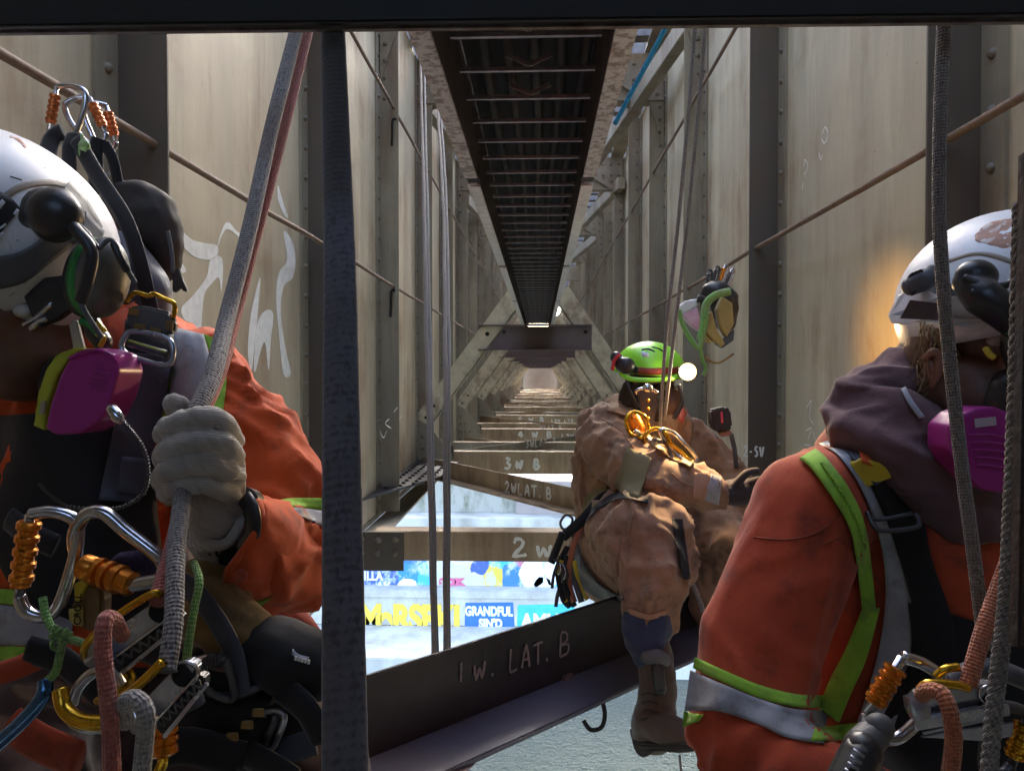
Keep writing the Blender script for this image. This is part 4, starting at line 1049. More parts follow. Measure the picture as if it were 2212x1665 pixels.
# ---------------------------------------------------------------- shoulder buckle of left worker
def buckle(name, u, v, Y, s, ang, parent, handle=True):
    a_ = R(ang)
    def q(x, y): return (u+(x*math.cos(a_)-y*math.sin(a_))*s, v+(x*math.sin(a_)+y*math.cos(a_))*s)
    vplate(name+'_body', [q(-50, -30), (q(-30, -38)), q(40, -32), q(54, -14), q(56, 12), q(30, 20), q(-40, 16), q(-54, 0)], Y, .010, M['grub'], parent, .003)
    for x, y, ww, hh in ((-38, -22, 11, 8), (-20, 8, 12, 6), (14, 12, 12, 6), (42, -4, 8, 10)):
        vplate(name+'_inset', [q(x-ww, y-hh), q(x+ww, y-hh+1), q(x+ww, y+hh), q(x-ww, y+hh)], Y-.0025, .003, M['leather'], parent, .0006)
    vtube(name+'_frame', [(*q(-48, 34), Y-.006), (*q(-52, 58), Y-.008), (*q(-30, 74), Y-.008), (*q(45, 84), Y-.008), (*q(60, 62), Y-.006), (*q(50, 30), Y-.004), (*q(10, 20), Y-.003), (*q(-36, 22), Y-.004)], .0032, M['alloy'], parent, closed=True)
    vtube(name+'_bar', [(*q(-40, 46), Y-.009), (*q(50, 60), Y-.009)], .0042, M['dkalloy'], parent, n=3)
    vtube(name+'_bar_line', [(*q(-38, 42), Y-.0115), (*q(46, 56), Y-.0115)], .0012, M['yellgr'], parent, n=3)
    if handle:
        vtube(name+'_handle', [(*q(-56, -38), Y), (*q(-40, -62), Y-.004), (*q(-10, -60), Y-.004), (*q(0, -66), Y-.004), (*q(20, -60), Y-.004), (*q(48, -50), Y-.002), (*q(50, -20), Y)], .0026, M['gold'], parent, n=4)
buckle('shoulder_buckle', 322, 700, .80, 1.0, 8, P1)
drape('shoulder_pad', bv1, [(270, 690), (268, 740), (272, 790)], [(372, 700), (376, 740), (370, 790)], M['black'], P1, .02, nl=6)
# coiled lanyard on the chest
ln = thing('coiled_lanyard', 'thin black coiled tool lanyard looping across the left worker chest', 'lanyard', at(320, 1000, .74))
P = crom([at(*p) for p in [(242, 885, .74), (275, 920, .735), (305, 960, .73), (320, 1010, .73), (312, 1060, .73), (270, 1092, .73), (215, 1100, .73), (145, 1094, .73)]], 40)
hel = []
F_ = frames(P)
for i, p in enumerate(P):
    t, N, B = F_[i]; a_ = i*1.15; hel.append(p+(N*math.cos(a_)+B*math.sin(a_))*.0016)
MB().tube(hel, .0009, 5).build('coil', M['grub'], ln, True); MB().tube(P, .0013, 6).build('core', M['plast'], ln, True)
vtube('tail', [(145, 1094, .73), (110, 1070, .735), (85, 1045, .74)], .0016, M['plast'], ln)
b = MB(); b.lathe(at(236, 876, .74), at(262, 912, .735), [(0, .003), (.2, .006), (.8, .006), (1, .003)], 12); b.build('swivel', M['steel'], ln, 'auto')

# ---------------------------------------------------------------- gear hanging from the left rod
for i, (cx, cy, w_, h_, an, yw, gt, lab) in enumerate(((140, 248, 86, 128, 8, 0, 'L', 'front carabiner on the left rod, silver with copper sleeve at its left'),
        (190, 262, 70, 110, -22, 20, 'R', 'middle carabiner on the left rod, copper sleeve at its right'), (220, 275, 60, 105, -12, 40, 'R', 'rear carabiner on the left rod, shortest, copper sleeve'))):
    carabiner('carabiner', lab, cx, cy, 1.04+.03*i, w_, h_, an, .0042, M['steel'], mat('copper_anodised', (.55, .16, .05), (.42, .12, .04), 30, .3, .8), yw, gt, 'carabiners on the left rod')
bg_ = thing('gear_bag', 'black gear bag and straps hanging from the rod behind the left worker helmet', 'bag', at(300, 520, 1.05))
b = MB(); capsule(b, [at(262, 430, 1.06), at(318, 470, 1.05), at(350, 550, 1.05), (at(340, 600, 1.06))], [.028, .045, .030, .012], 14)
me = vs('bag', b, .005, 2); wrinkle(me, lambda p: .010*noise.noise(p*14)+.002*noise.noise(p*50)); link('pouch', me, mat('waxed_black', (.018, .014, .013), (.03, .022, .018), 14, .8, 0, .3, 60), bg_, True)
b = MB(); capsule(b, [at(262, 560, 1.0), at(300, 640, 1.0), at(310, 740, 1.02)], [.035, .045, .04], 14); me = vs('b2', b, .006, 2); wrinkle(me, lambda p: .007*noise.noise(p*22)); link('blue_pouch', me, M['navy'], bg_, True)
for pts, r_ in (([(135, 285, 1.0), (112, 300, 1.0), (100, 345, .98)], .012), ([(160, 290, 1.0), (150, 320, .99), (150, 370, .98)], .010), ([(165, 300, .99), (210, 380, .97), (268, 470, .96), (300, 560, .96), (330, 690, .97)], .011), ([(215, 300, 1.04), (205, 340, 1.04), (212, 420, 1.04)], .012), ([(225, 310, 1.04), (245, 350, 1.04), (262, 440, 1.04)], .008)):
    vtube('strap', [p for p in pts], r_, M['black'], bg_, flat=.35)
vtube('green_cord', [(176, 292, .99), (184, 318, .98), (190, 345, .98), (194, 375, .98)], .0024, M['cord_green'], bg_); vtube('green_cord', [(178, 300, .985), (172, 325, .98), (178, 350, .98)], .002, M['cord_green'], bg_)
b = MB(); b.ell(at(182, 315, .975), (.008, .006, .007), None, 10, 8); b.build('cord_knot', M['cord_green'], bg_, True)
vtube('thin_strap', [(362, 500, 1.0), (370, 540, 1.0), (374, 590, 1.0)], .003, M['grub'], bg_, flat=.5)
vplate('clip_buckle', [(366, 582), (386, 580), (392, 600), (404, 628), (396, 630), (390, 622), (378, 632), (372, 630), (372, 604)], 1.0, .006, M['plast'], bg_)
# ---------------------------------------------------------------- RIGHT WORKER
P2 = thing('person', 'worker at the right edge in white helmet, orange hi-vis jacket and maroon hood', 'person', at(2000, 1660, 1.1), 'rope access workers')
b = MB()
capsule(b, [at(1960, 1040, 1.16), at(2000, 1250, 1.16), at(2040, 1480, 1.16), at(2060, 1700, 1.16)], [.14, .165, .165, .16], 20)
capsule(b, [at(2150, 1060, 1.12), at(2200, 1300, 1.12), at(2240, 1600, 1.1)], [.11, .15, .15], 16)
capsule(b, [at(1850, 1250, 1.16), at(1840, 1420, 1.16), at(1850, 1640, 1.14)], [.11, .12, .14], 16)
capsule(b, [at(1762, 1082, 1.06), at(1900, 1060, 1.12)], [.070, .09], 16)
capsule(b, [at(1762, 1095, 1.05), at(1700, 1250, 1.02), at(1635, 1440, .97), at(1598, 1560, .93)], [.080, .084, .078, .070], 20)
capsule(b, [at(1598, 1568, .93), at(1700, 1680, .88), at(1880, 1760, .82)], [.072, .070, .06], 18)
me = vs('jacket', b, .0085, 3)
fb2 = folds(at(1598, 1560, .93), at(1880, 1760, .82), .0045, 30, 8.4); EL2 = at(1640, 1640, .91); SH2 = at(1780, 1060, 1.05)
def w2(p):
    d = (p-EL2).length
    k = .35+1.9*math.exp(-(d/.10)**2)
    q = p-SH2
    dr = ridge(noise.noise(Vector((p.x*9-p.z*2.2, p.y*5, p.z*1.8+p.x*1.0))*1.3+Vector((5, 1, 2))))
    return fb2(p)*k+.012*max(0, dr)**2-.005
wrinkle(me, w2)
link('jacket', me, M['orange2'], P2, True); bv2 = bvh_of(me)
# shoulder and sleeve seams
for pts in ([(1628, 1160), (1700, 1165), (1760, 1152), (1808, 1118), (1850, 1080)], [(1820, 1168), (1900, 1260), (1940, 1330), (1930, 1420)], [(1816, 1160), (1780, 1175)]):
    P = []
    for q in crom([Vector((a_, c_, 0)) for a_, c_ in pts], 8):
        h = hit(bv2, q.x, q.y)
        if h[0] is not None: P.append(h[0]-ray(q.x, q.y)*.0008)
    if len(P) > 3: MB().tube(P, .0011, 6).build('seam', mat('dark_orange_thread', (.30, .05, .02)), P2, True)  # seam thread in a deeper orange than the cloth
drape('reflective_tape', bv2, [(1768, 958), (1812, 985), (1862, 1060), (1898, 1160), (1912, 1260), (1905, 1360), (1880, 1470), (1850, 1560)], [(1800, 945), (1860, 965), (1912, 1050), (1950, 1160), (1975, 1260), (1975, 1380), (1950, 1500), (1930, 1570)], M['silver'], P2, .010, nl=40)
drape('lime_trim', bv2, [(1724, 990), (1752, 1012), (1800, 1080), (1840, 1160), (1862, 1320)], [(1760, 968), (1786, 990), (1838, 1062), (1872, 1150), (1892, 1318)], M['lime'], P2, .012, nl=30, nw=4)
drape('lime_trim', bv2, [(1862, 1312), (1826, 1400), (1790, 1470), (1768, 1530)], [(1900, 1312), (1872, 1420), (1836, 1500), (1812, 1560)], M['lime'], P2, .012, nl=20, nw=4)
drape('lime_trim', bv2, [(1500, 1418), (1560, 1445), (1640, 1478), (1720, 1498), (1785, 1500)], [(1496, 1442), (1556, 1470), (1640, 1506), (1716, 1526), (1785, 1528)], M['lime'], P2, .005, nw=3)
drape('reflective_tape', bv2, [(1490, 1446), (1560, 1476), (1640, 1508), (1716, 1530), (1788, 1532)], [(1478, 1535), (1550, 1535), (1630, 1560), (1700, 1592), (1780, 1605)], M['silver'], P2, .005)
drape('lime_trim', bv2, [(1476, 1535), (1500, 1540), (1520, 1542)], [(1474, 1570), (1494, 1562), (1510, 1556)], M['lime'], P2, .005, nw=3)
drape('lime_trim', bv2, [(1760, 1570), (1850, 1560), (1960, 1550)], [(1750, 1600), (1850, 1596), (1960, 1590)], M['lime'], P2, .006, nw=3)
drape('harness_strap', bv2, [(1806, 945), (1850, 1000), (1900, 1090), (1940, 1200), (1975, 1350), (1960, 1500)], [(1880, 930), (1950, 1010), (1990, 1090), (2010, 1200), (2060, 1350), (2080, 1500)], M['black'], P2, .016, nl=30)
drape('chest_harness', bv2, [(1960, 1300), (1965, 1420), (1900, 1560), (1850, 1690)], [(2240, 1380), (2240, 1440), (2240, 1560), (2240, 1700)], M['black'], P2, .012, nl=16, nw=12)
drape('strap_edge', bv2, [(1792, 950), (1810, 952), (1850, 1000), (1890, 1050)], [(1800, 940), (1822, 942), (1868, 990), (1904, 1042)], M['navy'], P2, .022, nw=2)
sb = MB()
for q in crom([Vector((a_, c_, 0)) for a_, c_ in [(1775, 1000), (1822, 1070), (1860, 1150), (1876, 1240)]], 14):
    h = hit(bv2, q.x, q.y)
    if h[0] is not None: sb.ell(h[0]-ray(q.x, q.y)*.0145, (.0028, .002, .0018), None, 8, 5)
sb.build('trim_stitches', M['lime'], P2, True, kind='stuff')
# hood
b = MB()
capsule(b, [at(1830, 895, 1.10), at(1870, 850, 1.10), at(1960, 850, 1.12), at(2050, 930, 1.1)], [.030, .040, .060, .055], 16)
capsule(b, [at(1835, 915, 1.09), at(1880, 935, 1.06), at(1960, 985, 1.03), at(2040, 1060, 1.02), at(2110, 1100, 1.02)], [.036, .050, .048, .045, .045], 16)
capsule(b, [at(1850, 880, 1.08), at(1920, 905, 1.06), at(2000, 960, 1.03), at(2080, 1000, 1.02)], [.024, .042, .042, .04], 16)
me = vs('hood', b, .005, 2)
def wh(p):
    s = noise.noise(Vector((p.x*6+p.z*12, p.y*8, p.z*12+p.x*9))*1.2)
    return .014*ridge(s)-.006+.003*noise.noise(p*18)+.006*max(0, 1-abs(noise.noise(Vector((p.x*9+p.z*20, p.y*14, p.z*22-p.x*4))))*3.5)
wrinkle(me, wh); link('hood', me, M['mauve'], P2, True); bvh2 = bvh_of(me)
drape('drawstring', bvh2, [(1945, 840), (1960, 870), (1985, 905)], [(1955, 834), (1972, 865), (1998, 900)], M['silver'], P2, .008, nl=8, nw=2)
drape('orange_collar', bv2, [(1852, 965), (1900, 970), (1950, 985)], [(1862, 1000), (1905, 1012), (1958, 1022)], M['orange'], P2, .034, nl=10, nw=4)
# yellow buckle
me = blobplate([(1838, 1000), (1862, 990), (1952, 1010), (1956, 1022), (1900, 1042), (1866, 1056), (1852, 1040)], 1.0, .016, .0022, 3); link('yellow_buckle', me, M['yellowp'], P2, True)
vtube('adjuster_frame', [(1872, 1105, .985), (1890, 1140, .975), (1920, 1146, .975), (1978, 1138, .975), (1984, 1124, .98), (1975, 1108, .985)], .0032, M['dkalloy'], P2, n=4)
vtube('adjuster_frame', [(1872, 1108, .985), (1895, 1122, .98), (1970, 1108, .98)], .0028, M['dkalloy'], P2, n=4)
# head
b = MB()
hc2 = at(2110, 690, 1.10)
b.ell(hc2, (.078, .098, .115), Matrix.Rotation(R(-8), 3, 'Y'), 24, 16)
b.ell(at(2085, 850, 1.06), (.060, .07, .058), None, 20, 12)
b.ell(at(2190, 800, 1.00), (.018, .022, .026), None, 12, 8)
capsule(b, [at(2020, 800, 1.14), at(2010, 950, 1.14)], [.066, .075], 14)
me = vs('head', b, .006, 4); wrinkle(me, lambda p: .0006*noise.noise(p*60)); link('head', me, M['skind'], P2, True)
b = MB(); ec = at(2006, 800, 1.035)
capsule(b, [at(2000, 772, 1.04), at(2016, 760, 1.03), at(2030, 775, 1.03), at(2026, 805, 1.03), at(2014, 832, 1.04)], [.005, .006, .006, .005, .005], 10)
b.ell(at(2012, 796, 1.045), (.011, .010, .020), None, 14, 10)
link('ear', vs('ear', b, .0016, 2), M['skin'], P2, True)
hcv = at(1995, 770, 1.085); hs_ = MB()
for i in range(240):
    th = random.uniform(-2.6, .6); ph = random.uniform(-.9, .9)
    c0 = hcv+Vector((.030*math.cos(th)*math.cos(ph), .045*math.sin(th)*math.cos(ph)-.005, .055*math.sin(ph)+.01))
    d_ = Vector((random.uniform(-.4, .6), random.uniform(-.3, .2), -1)).normalized()*random.uniform(.03, .05)
    sw = Vector((random.uniform(-1, 1), random.uniform(-1, 0), 0))*.006
    hs_.tube(crom([c0, c0+d_*.5+sw, c0+d_-sw*.4], 3), [.0011, .0004], 5)
hs_.build('hair', mat('fair_hair', (.34, .22, .10), (.14, .08, .04), 90, .6, 0, .5, 200, .003), P2, True, kind='stuff')
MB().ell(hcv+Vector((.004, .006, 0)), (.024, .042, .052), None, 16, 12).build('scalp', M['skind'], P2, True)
for u in (2150, 2215): MB().ell(at(u, 735, 1.005), (.011, .010, .008), None, 12, 8).build('eye', mat('eye_white', (.5, .48, .45), rough=.3), P2, True)
# helmet
hm = at(2175, 655, 1.10); HM2 = Matrix.Rotation(R(-14), 3, 'Y')
helm2 = helmet_shell(P2, hm, (.150, .140, .132), HM2, M['shell'], cut=-14)
b = MB(); b.ell(hm, (.150, .140, .132), HM2, 48, 22, -14, 90); hb2 = BVHTree.FromPolygons([Vector(x) for x in b.v], b.f)
# brim panel
br = MB(); Pp = [at(u, v, y) for u, v, y in ((1975, 610, 1.04), (2030, 640, .985), (2110, 640, .965), (2170, 690, .955), (2110, 718, .965), (2082, 706, .975), (1992, 690, 1.0), (1958, 702, 1.03), (1930, 698, 1.06), (1922, 680, 1.07), (1942, 640, 1.06))]
br.prism(Pp, (0, .008, 0)); br.build('brim', M['shell'], helm2, bevel=.002)
vplate('dark_patch', [(1966, 648, 1.004), (2035, 656, .968), (2026, 692, .975), (1944, 688, 1.03)], 1, .002, mat('dark_sticker', (.06, .045, .06)), helm2, 0)
drape('scraped_patch', hb2, [(2105, 508), (2130, 484), (2170, 474), (2225, 468)], [(2106, 520), (2140, 535), (2180, 545), (2225, 530)], M['shellbrown'], helm2, .0012, nl=14, nw=6, thick=.0006)
drape('tan_band', hb2, [(2048, 560), (2100, 545), (2150, 548), (2225, 575)], [(2050, 568), (2102, 553), (2150, 560), (2225, 588)], M['shelltan'], helm2, .0015, nw=2, thick=.0008)
drape('strap', hb2, [(1985, 620), (2010, 612), (2060, 615), (2120, 640), (2160, 650)], [(1990, 640), (2030, 648), (2090, 668), (2130, 676), (2160, 690)], M['grub'], helm2, .012, nw=5)
b = MB(); capsule(b, [at(1968, 618, 1.02), at(1998, 602, 1.01), at(2010, 588, 1.01)], [.013, .015, .010], 12); b.build('lamp_bracket', M['grub'], helm2, True)
vplate('bracket_flap', [(1950, 622, 1.02), (1968, 590, 1.01), (1992, 580, 1.0), (2000, 600, 1.0), (1972, 640, 1.01)], 1, .006, M['plast'], helm2)
ed2 = thing('ear_defender', 'black ear defender arm on the right worker helmet', 'ear defender', at(2110, 620, .95))
b = MB(); b.ell(at(2108, 598, .955), (.026, .02, .022), None, 24, 14); capsule(b, [at(2085, 612, .955), at(2120, 640, .94), at(2160, 670, .935), (at(2190, 700, .94))], [.016, .024, .022, .018], 14)
link('hinge', vs('h', b, .003, 2), M['plast'], ed2, True)
vtube('wire_arm', [(2080, 600, .94), (2120, 615, .93), (2165, 618, .93), (2200, 600, .93)], .0050, M['plast'], ed2)
vtube('wire_arm', [(2095, 630, .93), (2140, 650, .925), (2180, 690, .925), (2200, 760, .93)], .0048, M['plast'], ed2)
b = MB(); b.ell(at(2205, 740, .95), (.020, .028, .042), None, 20, 14); b.build('cup', M['plast'], ed2, True)
vtube('green_rim', [(2178, 720, .935), (2170, 690, .935), (2182, 655, .935), (2205, 645, .94)], .005, M['greenp'], ed2)
vtube('yellow_bit', [(2128, 752, .945), (2136, 765, .94), (2146, 772, .94)], .004, M['yellowp'], P2, n=4)
drape('cheek_strap', bvh_of(me) if False else bv2, [(2052, 770), (2058, 850)], [(2064, 770), (2070, 850)], M['black'], P2, .07, nl=6, nw=2)
rs2 = thing('respirator', 'respirator with glossy magenta filter on the right worker face', 'respirator', at(2130, 960, .93))
me = blobplate([(2050, 920), (2075, 895), (2110, 880), (2150, 878), (2190, 895), (2195, 1020), (2180, 1068), (2120, 1058), (2070, 1010), (2048, 970)], .925, .055, .0026, 10)
link('filter_cover', me, M['magenta'], rs2, True)
me = blobplate([(2030, 950), (2060, 905), (2080, 900), (2080, 1000), (2050, 990), (2032, 975)], .945, .03, .0026, 5); link('filter_base', me, M['magenta'], rs2, True)
b = MB(); b.ell(at(2190, 880, 1.0), (.045, .05, .055), None, 20, 12); b.build('face_piece', M['plast'], rs2, True)

# ---------------------------------------------------------------- MIDDLE WORKER
P3 = thing('person', 'worker in tan brown coveralls and lime helmet with lit headlamp sitting on the dark beam', 'person', at(1400, 1290, 2.2), 'rope access workers')
b = MB()
capsule(b, [at(1345, 1185, 2.50), at(1335, 1080, 2.55), at(1350, 950, 2.55), at(1395, 900, 2.55)], [.165, .15, .145, .09], 18)
capsule(b, [at(1310, 935, 2.50), at(1430, 930, 2.52)], [.10, .10], 16)
capsule(b, [at(1312, 950, 2.42), at(1370, 1005, 2.24), at(1425, 1040, 2.16)], [.098, .088, .078], 18)
capsule(b, [at(1425, 1040, 2.16), at(1500, 1050, 2.16), at(1560, 1062, 2.2)], [.074, .056, .042], 16)
capsule(b, [at(1480, 950, 2.62), at(1560, 1010, 2.6), at(1600, 1060, 2.5)], [.075, .06, .045], 14)
capsule(b, [at(1320, 1200, 2.42), at(1360, 1160, 2.2), at(1400, 1165, 2.02)], [.145, .13, .115], 18)
capsule(b, [at(1400, 1165, 2.02), at(1412, 1250, 1.96), at(1398, 1330, 1.93)], [.112, .096, .066], 18)
capsule(b, [at(1420, 1200, 2.62), at(1540, 1150, 2.5), at(1580, 1170, 2.4)], [.13, .11, .09], 16)
capsule(b, [at(1570, 1165, 2.42), at(1540, 1300, 2.45)], [.09, .075], 14)
capsule(b, [at(1262, 1010, 2.55), at(1258, 1090, 2.55)], [.045, .04], 12)
me = vs('coveralls', b, .0085, 3)
f3 = folds(at(1312, 950, 2.42), at(1425, 1040, 2.16), .009, 11, 2.2); KN = at(1395, 1160, 2.0)
def w3(p):
    dr = ridge(noise.noise(Vector((p.x*5+p.z*4, p.y*4, p.z*3-p.x*3))*1.3+Vector((1, 7, 3))))
    
    d2 = noise.noise(Vector((p.x*8+p.z*3, p.y*7, p.z*3-p.x*5))+Vector((9, 2, 4)))
    kd = (p-KN).length
    ang = math.atan2(p.z-KN.z+.06, p.x-KN.x-.10)
    kf = max(0, math.sin(ang*9+noise.noise(p*9)*2.5))**2*math.exp(-(kd/.16)**2)
    d4 = noise.noise(Vector((p.x*13+p.z*2, p.y*11, p.z*2.6))+Vector((4, 4, 9)))
    return f3(p)*.6+.010*max(0, dr)**2-.010+.010*max(0, 1-abs(d2)*2.8)**1.4+.016*max(0, 1-abs(d4)*2.6)**1.3+.017*kf
wrinkle(me, w3); link('coveralls', me, M['brownc'], P3, True); bv3 = bvh_of(me)
drape('sleeve_band', bv3, [(1352, 965), (1380, 975), (1408, 990)], [(1325, 1050), (1350, 1068), (1378, 1078)], M['olive'], P3, .006, nl=10)
drape('waist_band', bv3, [(1262, 1075), (1285, 1055), (1312, 1048)], [(1255, 1120), (1280, 1100), (1310, 1062)], M['olive'], P3, .006, nl=10)
drape('cuff_band', bv3, [(1535, 1022), (1560, 1030)], [(1520, 1080), (1552, 1092)], M['silver'], P3, .006, nl=6)
drape('pale_cuff', bv3, [(1500, 1020), (1535, 1024)], [(1495, 1075), (1522, 1082)], M['brownc2'], P3, .005, nl=6)
drape('thigh_pocket', bv3, [(1290, 1150), (1286, 1205), (1290, 1235)], [(1340, 1165), (1336, 1215), (1336, 1245)], M['brownc'], P3, .006, nl=10)
drape('collar', bv3, [(1310, 888), (1350, 898), (1390, 915)], [(1322, 868), (1366, 880), (1410, 898)], M['brownc'], P3, .014, nl=10)
drape('ankle_hem', bv3, [(1356, 1312), (1400, 1326), (1440, 1316)], [(1360, 1326), (1400, 1338), (1438, 1328)], M['brownc2'], P3, .005, nl=12, nw=2)
for pts in ([(1372, 1088), (1360, 1150), (1352, 1230), (1362, 1310)], [(1268, 920), (1258, 980), (1256, 1040)], [(1300, 905), (1340, 930), (1368, 968)], [(1450, 1022), (1480, 1046), (1512, 1052)]):
    P = []
    for q in crom([Vector((a_, c_, 0)) for a_, c_ in pts], 8):
        h = hit(bv3, q.x, q.y)
        if h[0] is not None: P.append(h[0]-ray(q.x, q.y)*.001)
    if len(P) > 3: MB().tube(P, .0022, 6).build('seam', M['brownc'], P3, True)
# harness belt and leg loop
drape('waist_belt', bv3, [(1240, 1130), (1290, 1085), (1340, 1060), (1400, 1075)], [(1232, 1180), (1280, 1110), (1340, 1078), (1400, 1088)], M['black'], P3, .012)
drape('leg_loop', bv3, [(1225, 1180), (1235, 1230), (1270, 1280), (1330, 1310)], [(1248, 1170), (1262, 1220), (1300, 1265), (1350, 1290)], M['grub'], P3, .02)
drape('leg_loop', bv3, [(1450, 1120), (1460, 1180), (1475, 1250)], [(1474, 1120), (1482, 1180), (1492, 1250)], M['black'], P3, .02)
# lower leg: navy gaiter, boot
b = MB(); capsule(b, [at(1398, 1345, 1.92), at(1394, 1375, 1.915), at(1402, 1402, 1.91)], [.066, .058, .050], 16); me = vs('g', b, .006, 2); wrinkle(me, lambda p: .005*ridge(noise.noise(Vector((p.x*10, p.y*10, p.z*30))))-.001); link('gaiter', me, M['navyg'], P3, True)
b = MB()
capsule(b, [at(1410, 1400, 1.91), at(1420, 1470, 1.90), at(1415, 1545, 1.89), at(1412, 1580, 1.88)], [.045, .046, .052, .052], 16)
capsule(b, [at(1405, 1562, 1.88), at(1450, 1580, 1.82), at(1490, 1592, 1.78)], [.050, .042, .032], 16)
capsule(b, [at(1398, 1585, 1.89), at(1404, 1590, 1.87)], [.040, .040], 12)
me = vs('boot', b, .006, 2); wrinkle(me, lambda p: .0035*ridge(noise.noise(Vector((p.x*9, p.y*9, p.z*22))))); link('boot', me, M['boot'], P3, True)
b = MB(); b.prism([at(u, v+4, y-.045) for u, v, y in ((1368, 1600, 1.90), (1370, 1618, 1.90), (1384, 1634, 1.88), (1402, 1630, 1.86), (1410, 1620, 1.85), (1470, 1622, 1.80), (1500, 1620, 1.76), (1506, 1606, 1.76), (1460, 1606, 1.80), (1400, 1604, 1.86))], (0, .085, 0)); b.build('boot_sole', M['sole'], P3, bevel=.004)
b = MB(); capsule(b, [at(1398, 1418, 1.86), at(1420, 1418, 1.85), at(1436, 1425, 1.86)], [.018, .020, .016], 12); b.build('shin_strap', M['grub'], P3, True)
b = MB(); capsule(b, [at(1420, 1440, 1.845), at(1426, 1488, 1.84)], [.016, .015], 12); b.build('knife_sheath', M['plast'], P3, True)
for k in range(5): vtube('bootlace', [(1385, 1500+k*18, 1.845), (1402, 1496+k*18, 1.835), (1420, 1502+k*18, 1.84)], .0025, M['sole'], P3, n=3, seg=6)
# gloved hand reaching right: palm and five fingers
b = MB()
capsule(b, [at(1568, 1064, 2.2), at(1600, 1062, 2.2), at(1625, 1060, 2.2)], [.036, .042, .036], 14)
for k, (dv, ln_, zz) in enumerate(((-16, 44, 2.18), (-4, 52, 2.19), (8, 48, 2.2), (19, 38, 2.21))):
    capsule(b, [at(1620, 1058+dv, zz), at(1620+ln_*.5, 1052+dv, zz-.01), at(1620+ln_, 1060+dv*1.1, zz+.01)], [.013, .0115, .010], 10)
capsule(b, [at(1590, 1045, 2.17), at(1612, 1022, 2.15), at(1634, 1016, 2.15)], [.014, .012, .010], 10)
link('gloved_hand', vs('hand', b, .0035, 2), M['gloved'], P3, True)
# head, beard, mask, helmet
b = MB(); hh = at(1405, 835, 2.52)
b.ell(hh, (.078, .098, .115), Matrix.Rotation(R(10), 3, 'Y'), 20, 14); b.ell(at(1440, 870, 2.46), (.055, .05, .055), None, 16, 10); b.ell(at(1462, 845, 2.44), (.02, .014, .02), None, 10, 8)
capsule(b, [at(1385, 860, 2.56), at(1370, 930, 2.56)], [.07, .075], 12)
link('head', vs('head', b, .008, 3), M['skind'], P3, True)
b = MB(); b.ell(at(1402, 872, 2.47), (.085, .075, .085), None, 18, 12); b.ell(at(1368, 866, 2.50), (.05, .06, .08), None, 14, 10); me = vs('hair', b, .007, 1); wrinkle(me, lambda p: .008*noise.noise(p*30)+.004*noise.noise(p*70)); link('beard', me, M['hair'], P3, True)
for u in (1440, 1462): MB().ell(at(u, 838, 2.42), (.010, .009, .008), None, 10, 8).build('eye', mat('eye_white', (.4, .38, .35), rough=.3), P3, True)
hm3 = at(1402, 805, 2.50); H3 = Matrix.Rotation(R(6), 3, 'Y')
helm3 = helmet_shell(P3, hm3, (.122, .12, .105), H3, M['limeshell'], cut=-6)
b = MB(); b.ell(hm3, (.122, .12, .105), H3, 40, 20, -6, 90); hb3 = BVHTree.FromPolygons([Vector(x) for x in b.v], b.f)
drape('red_band', hb3, [(1370, 792), (1410, 795), (1468, 792)], [(1372, 806), (1410, 810), (1468, 806)], mat('red_band', (.35, .05, .03)), helm3, .004, nw=2)
drape('vent_slot', hb3, [(1385, 754), (1400, 752), (1414, 758)], [(1385, 757), (1400, 756), (1413, 761)], M['hole'], helm3, .002, nl=6, nw=1)
drape('vent_slot', hb3, [(1408, 748), (1424, 752), (1436, 760)], [(1407, 750), (1423, 755), (1434, 763)], M['hole'], helm3, .002, nl=6, nw=1)
drape('white_badge', hb3, [(1384, 758), (1400, 762)], [(1386, 770), (1402, 772)], M['shell'], helm3, .003, nl=3, nw=2)
vtube('brim', [(1340, 806, 2.40), (1360, 818, 2.37), (1400, 821, 2.36), (1450, 818, 2.37), (1472, 808, 2.40)], .008, M['limeshell'], helm3, flat=.6)
b = MB(); capsule(b, [at(1330, 772, 2.42), at(1345, 790, 2.40)], [.020, .024], 12); b.ell(at(1352, 790, 2.39), (.03, .02, .028), None, 14, 10); link('battery_pack', vs('bp', b, .004, 2), M['plast'], helm3, True)
vtube('red_trim', [(1322, 800, 2.39), (1326, 780, 2.39), (1338, 764, 2.39)], .006, mat('red_lens', (.6, .05, .06), rough=.3), helm3)
drape('lamp_strap', hb3, [(1350, 772), (1365, 784), (1380, 796)], [(1344, 796), (1360, 806), (1376, 812)], M['plast'], helm3, .008)
vtube('chin_strap', [(1352, 812, 2.38), (1362, 850, 2.37), (1378, 880, 2.38)], .006, M['plast'], P3, flat=.4)
vtube('mask_strap', [(1466, 830, 2.36), (1472, 870, 2.36), (1455, 905, 2.36)], .007, M['plast'], P3, flat=.4)
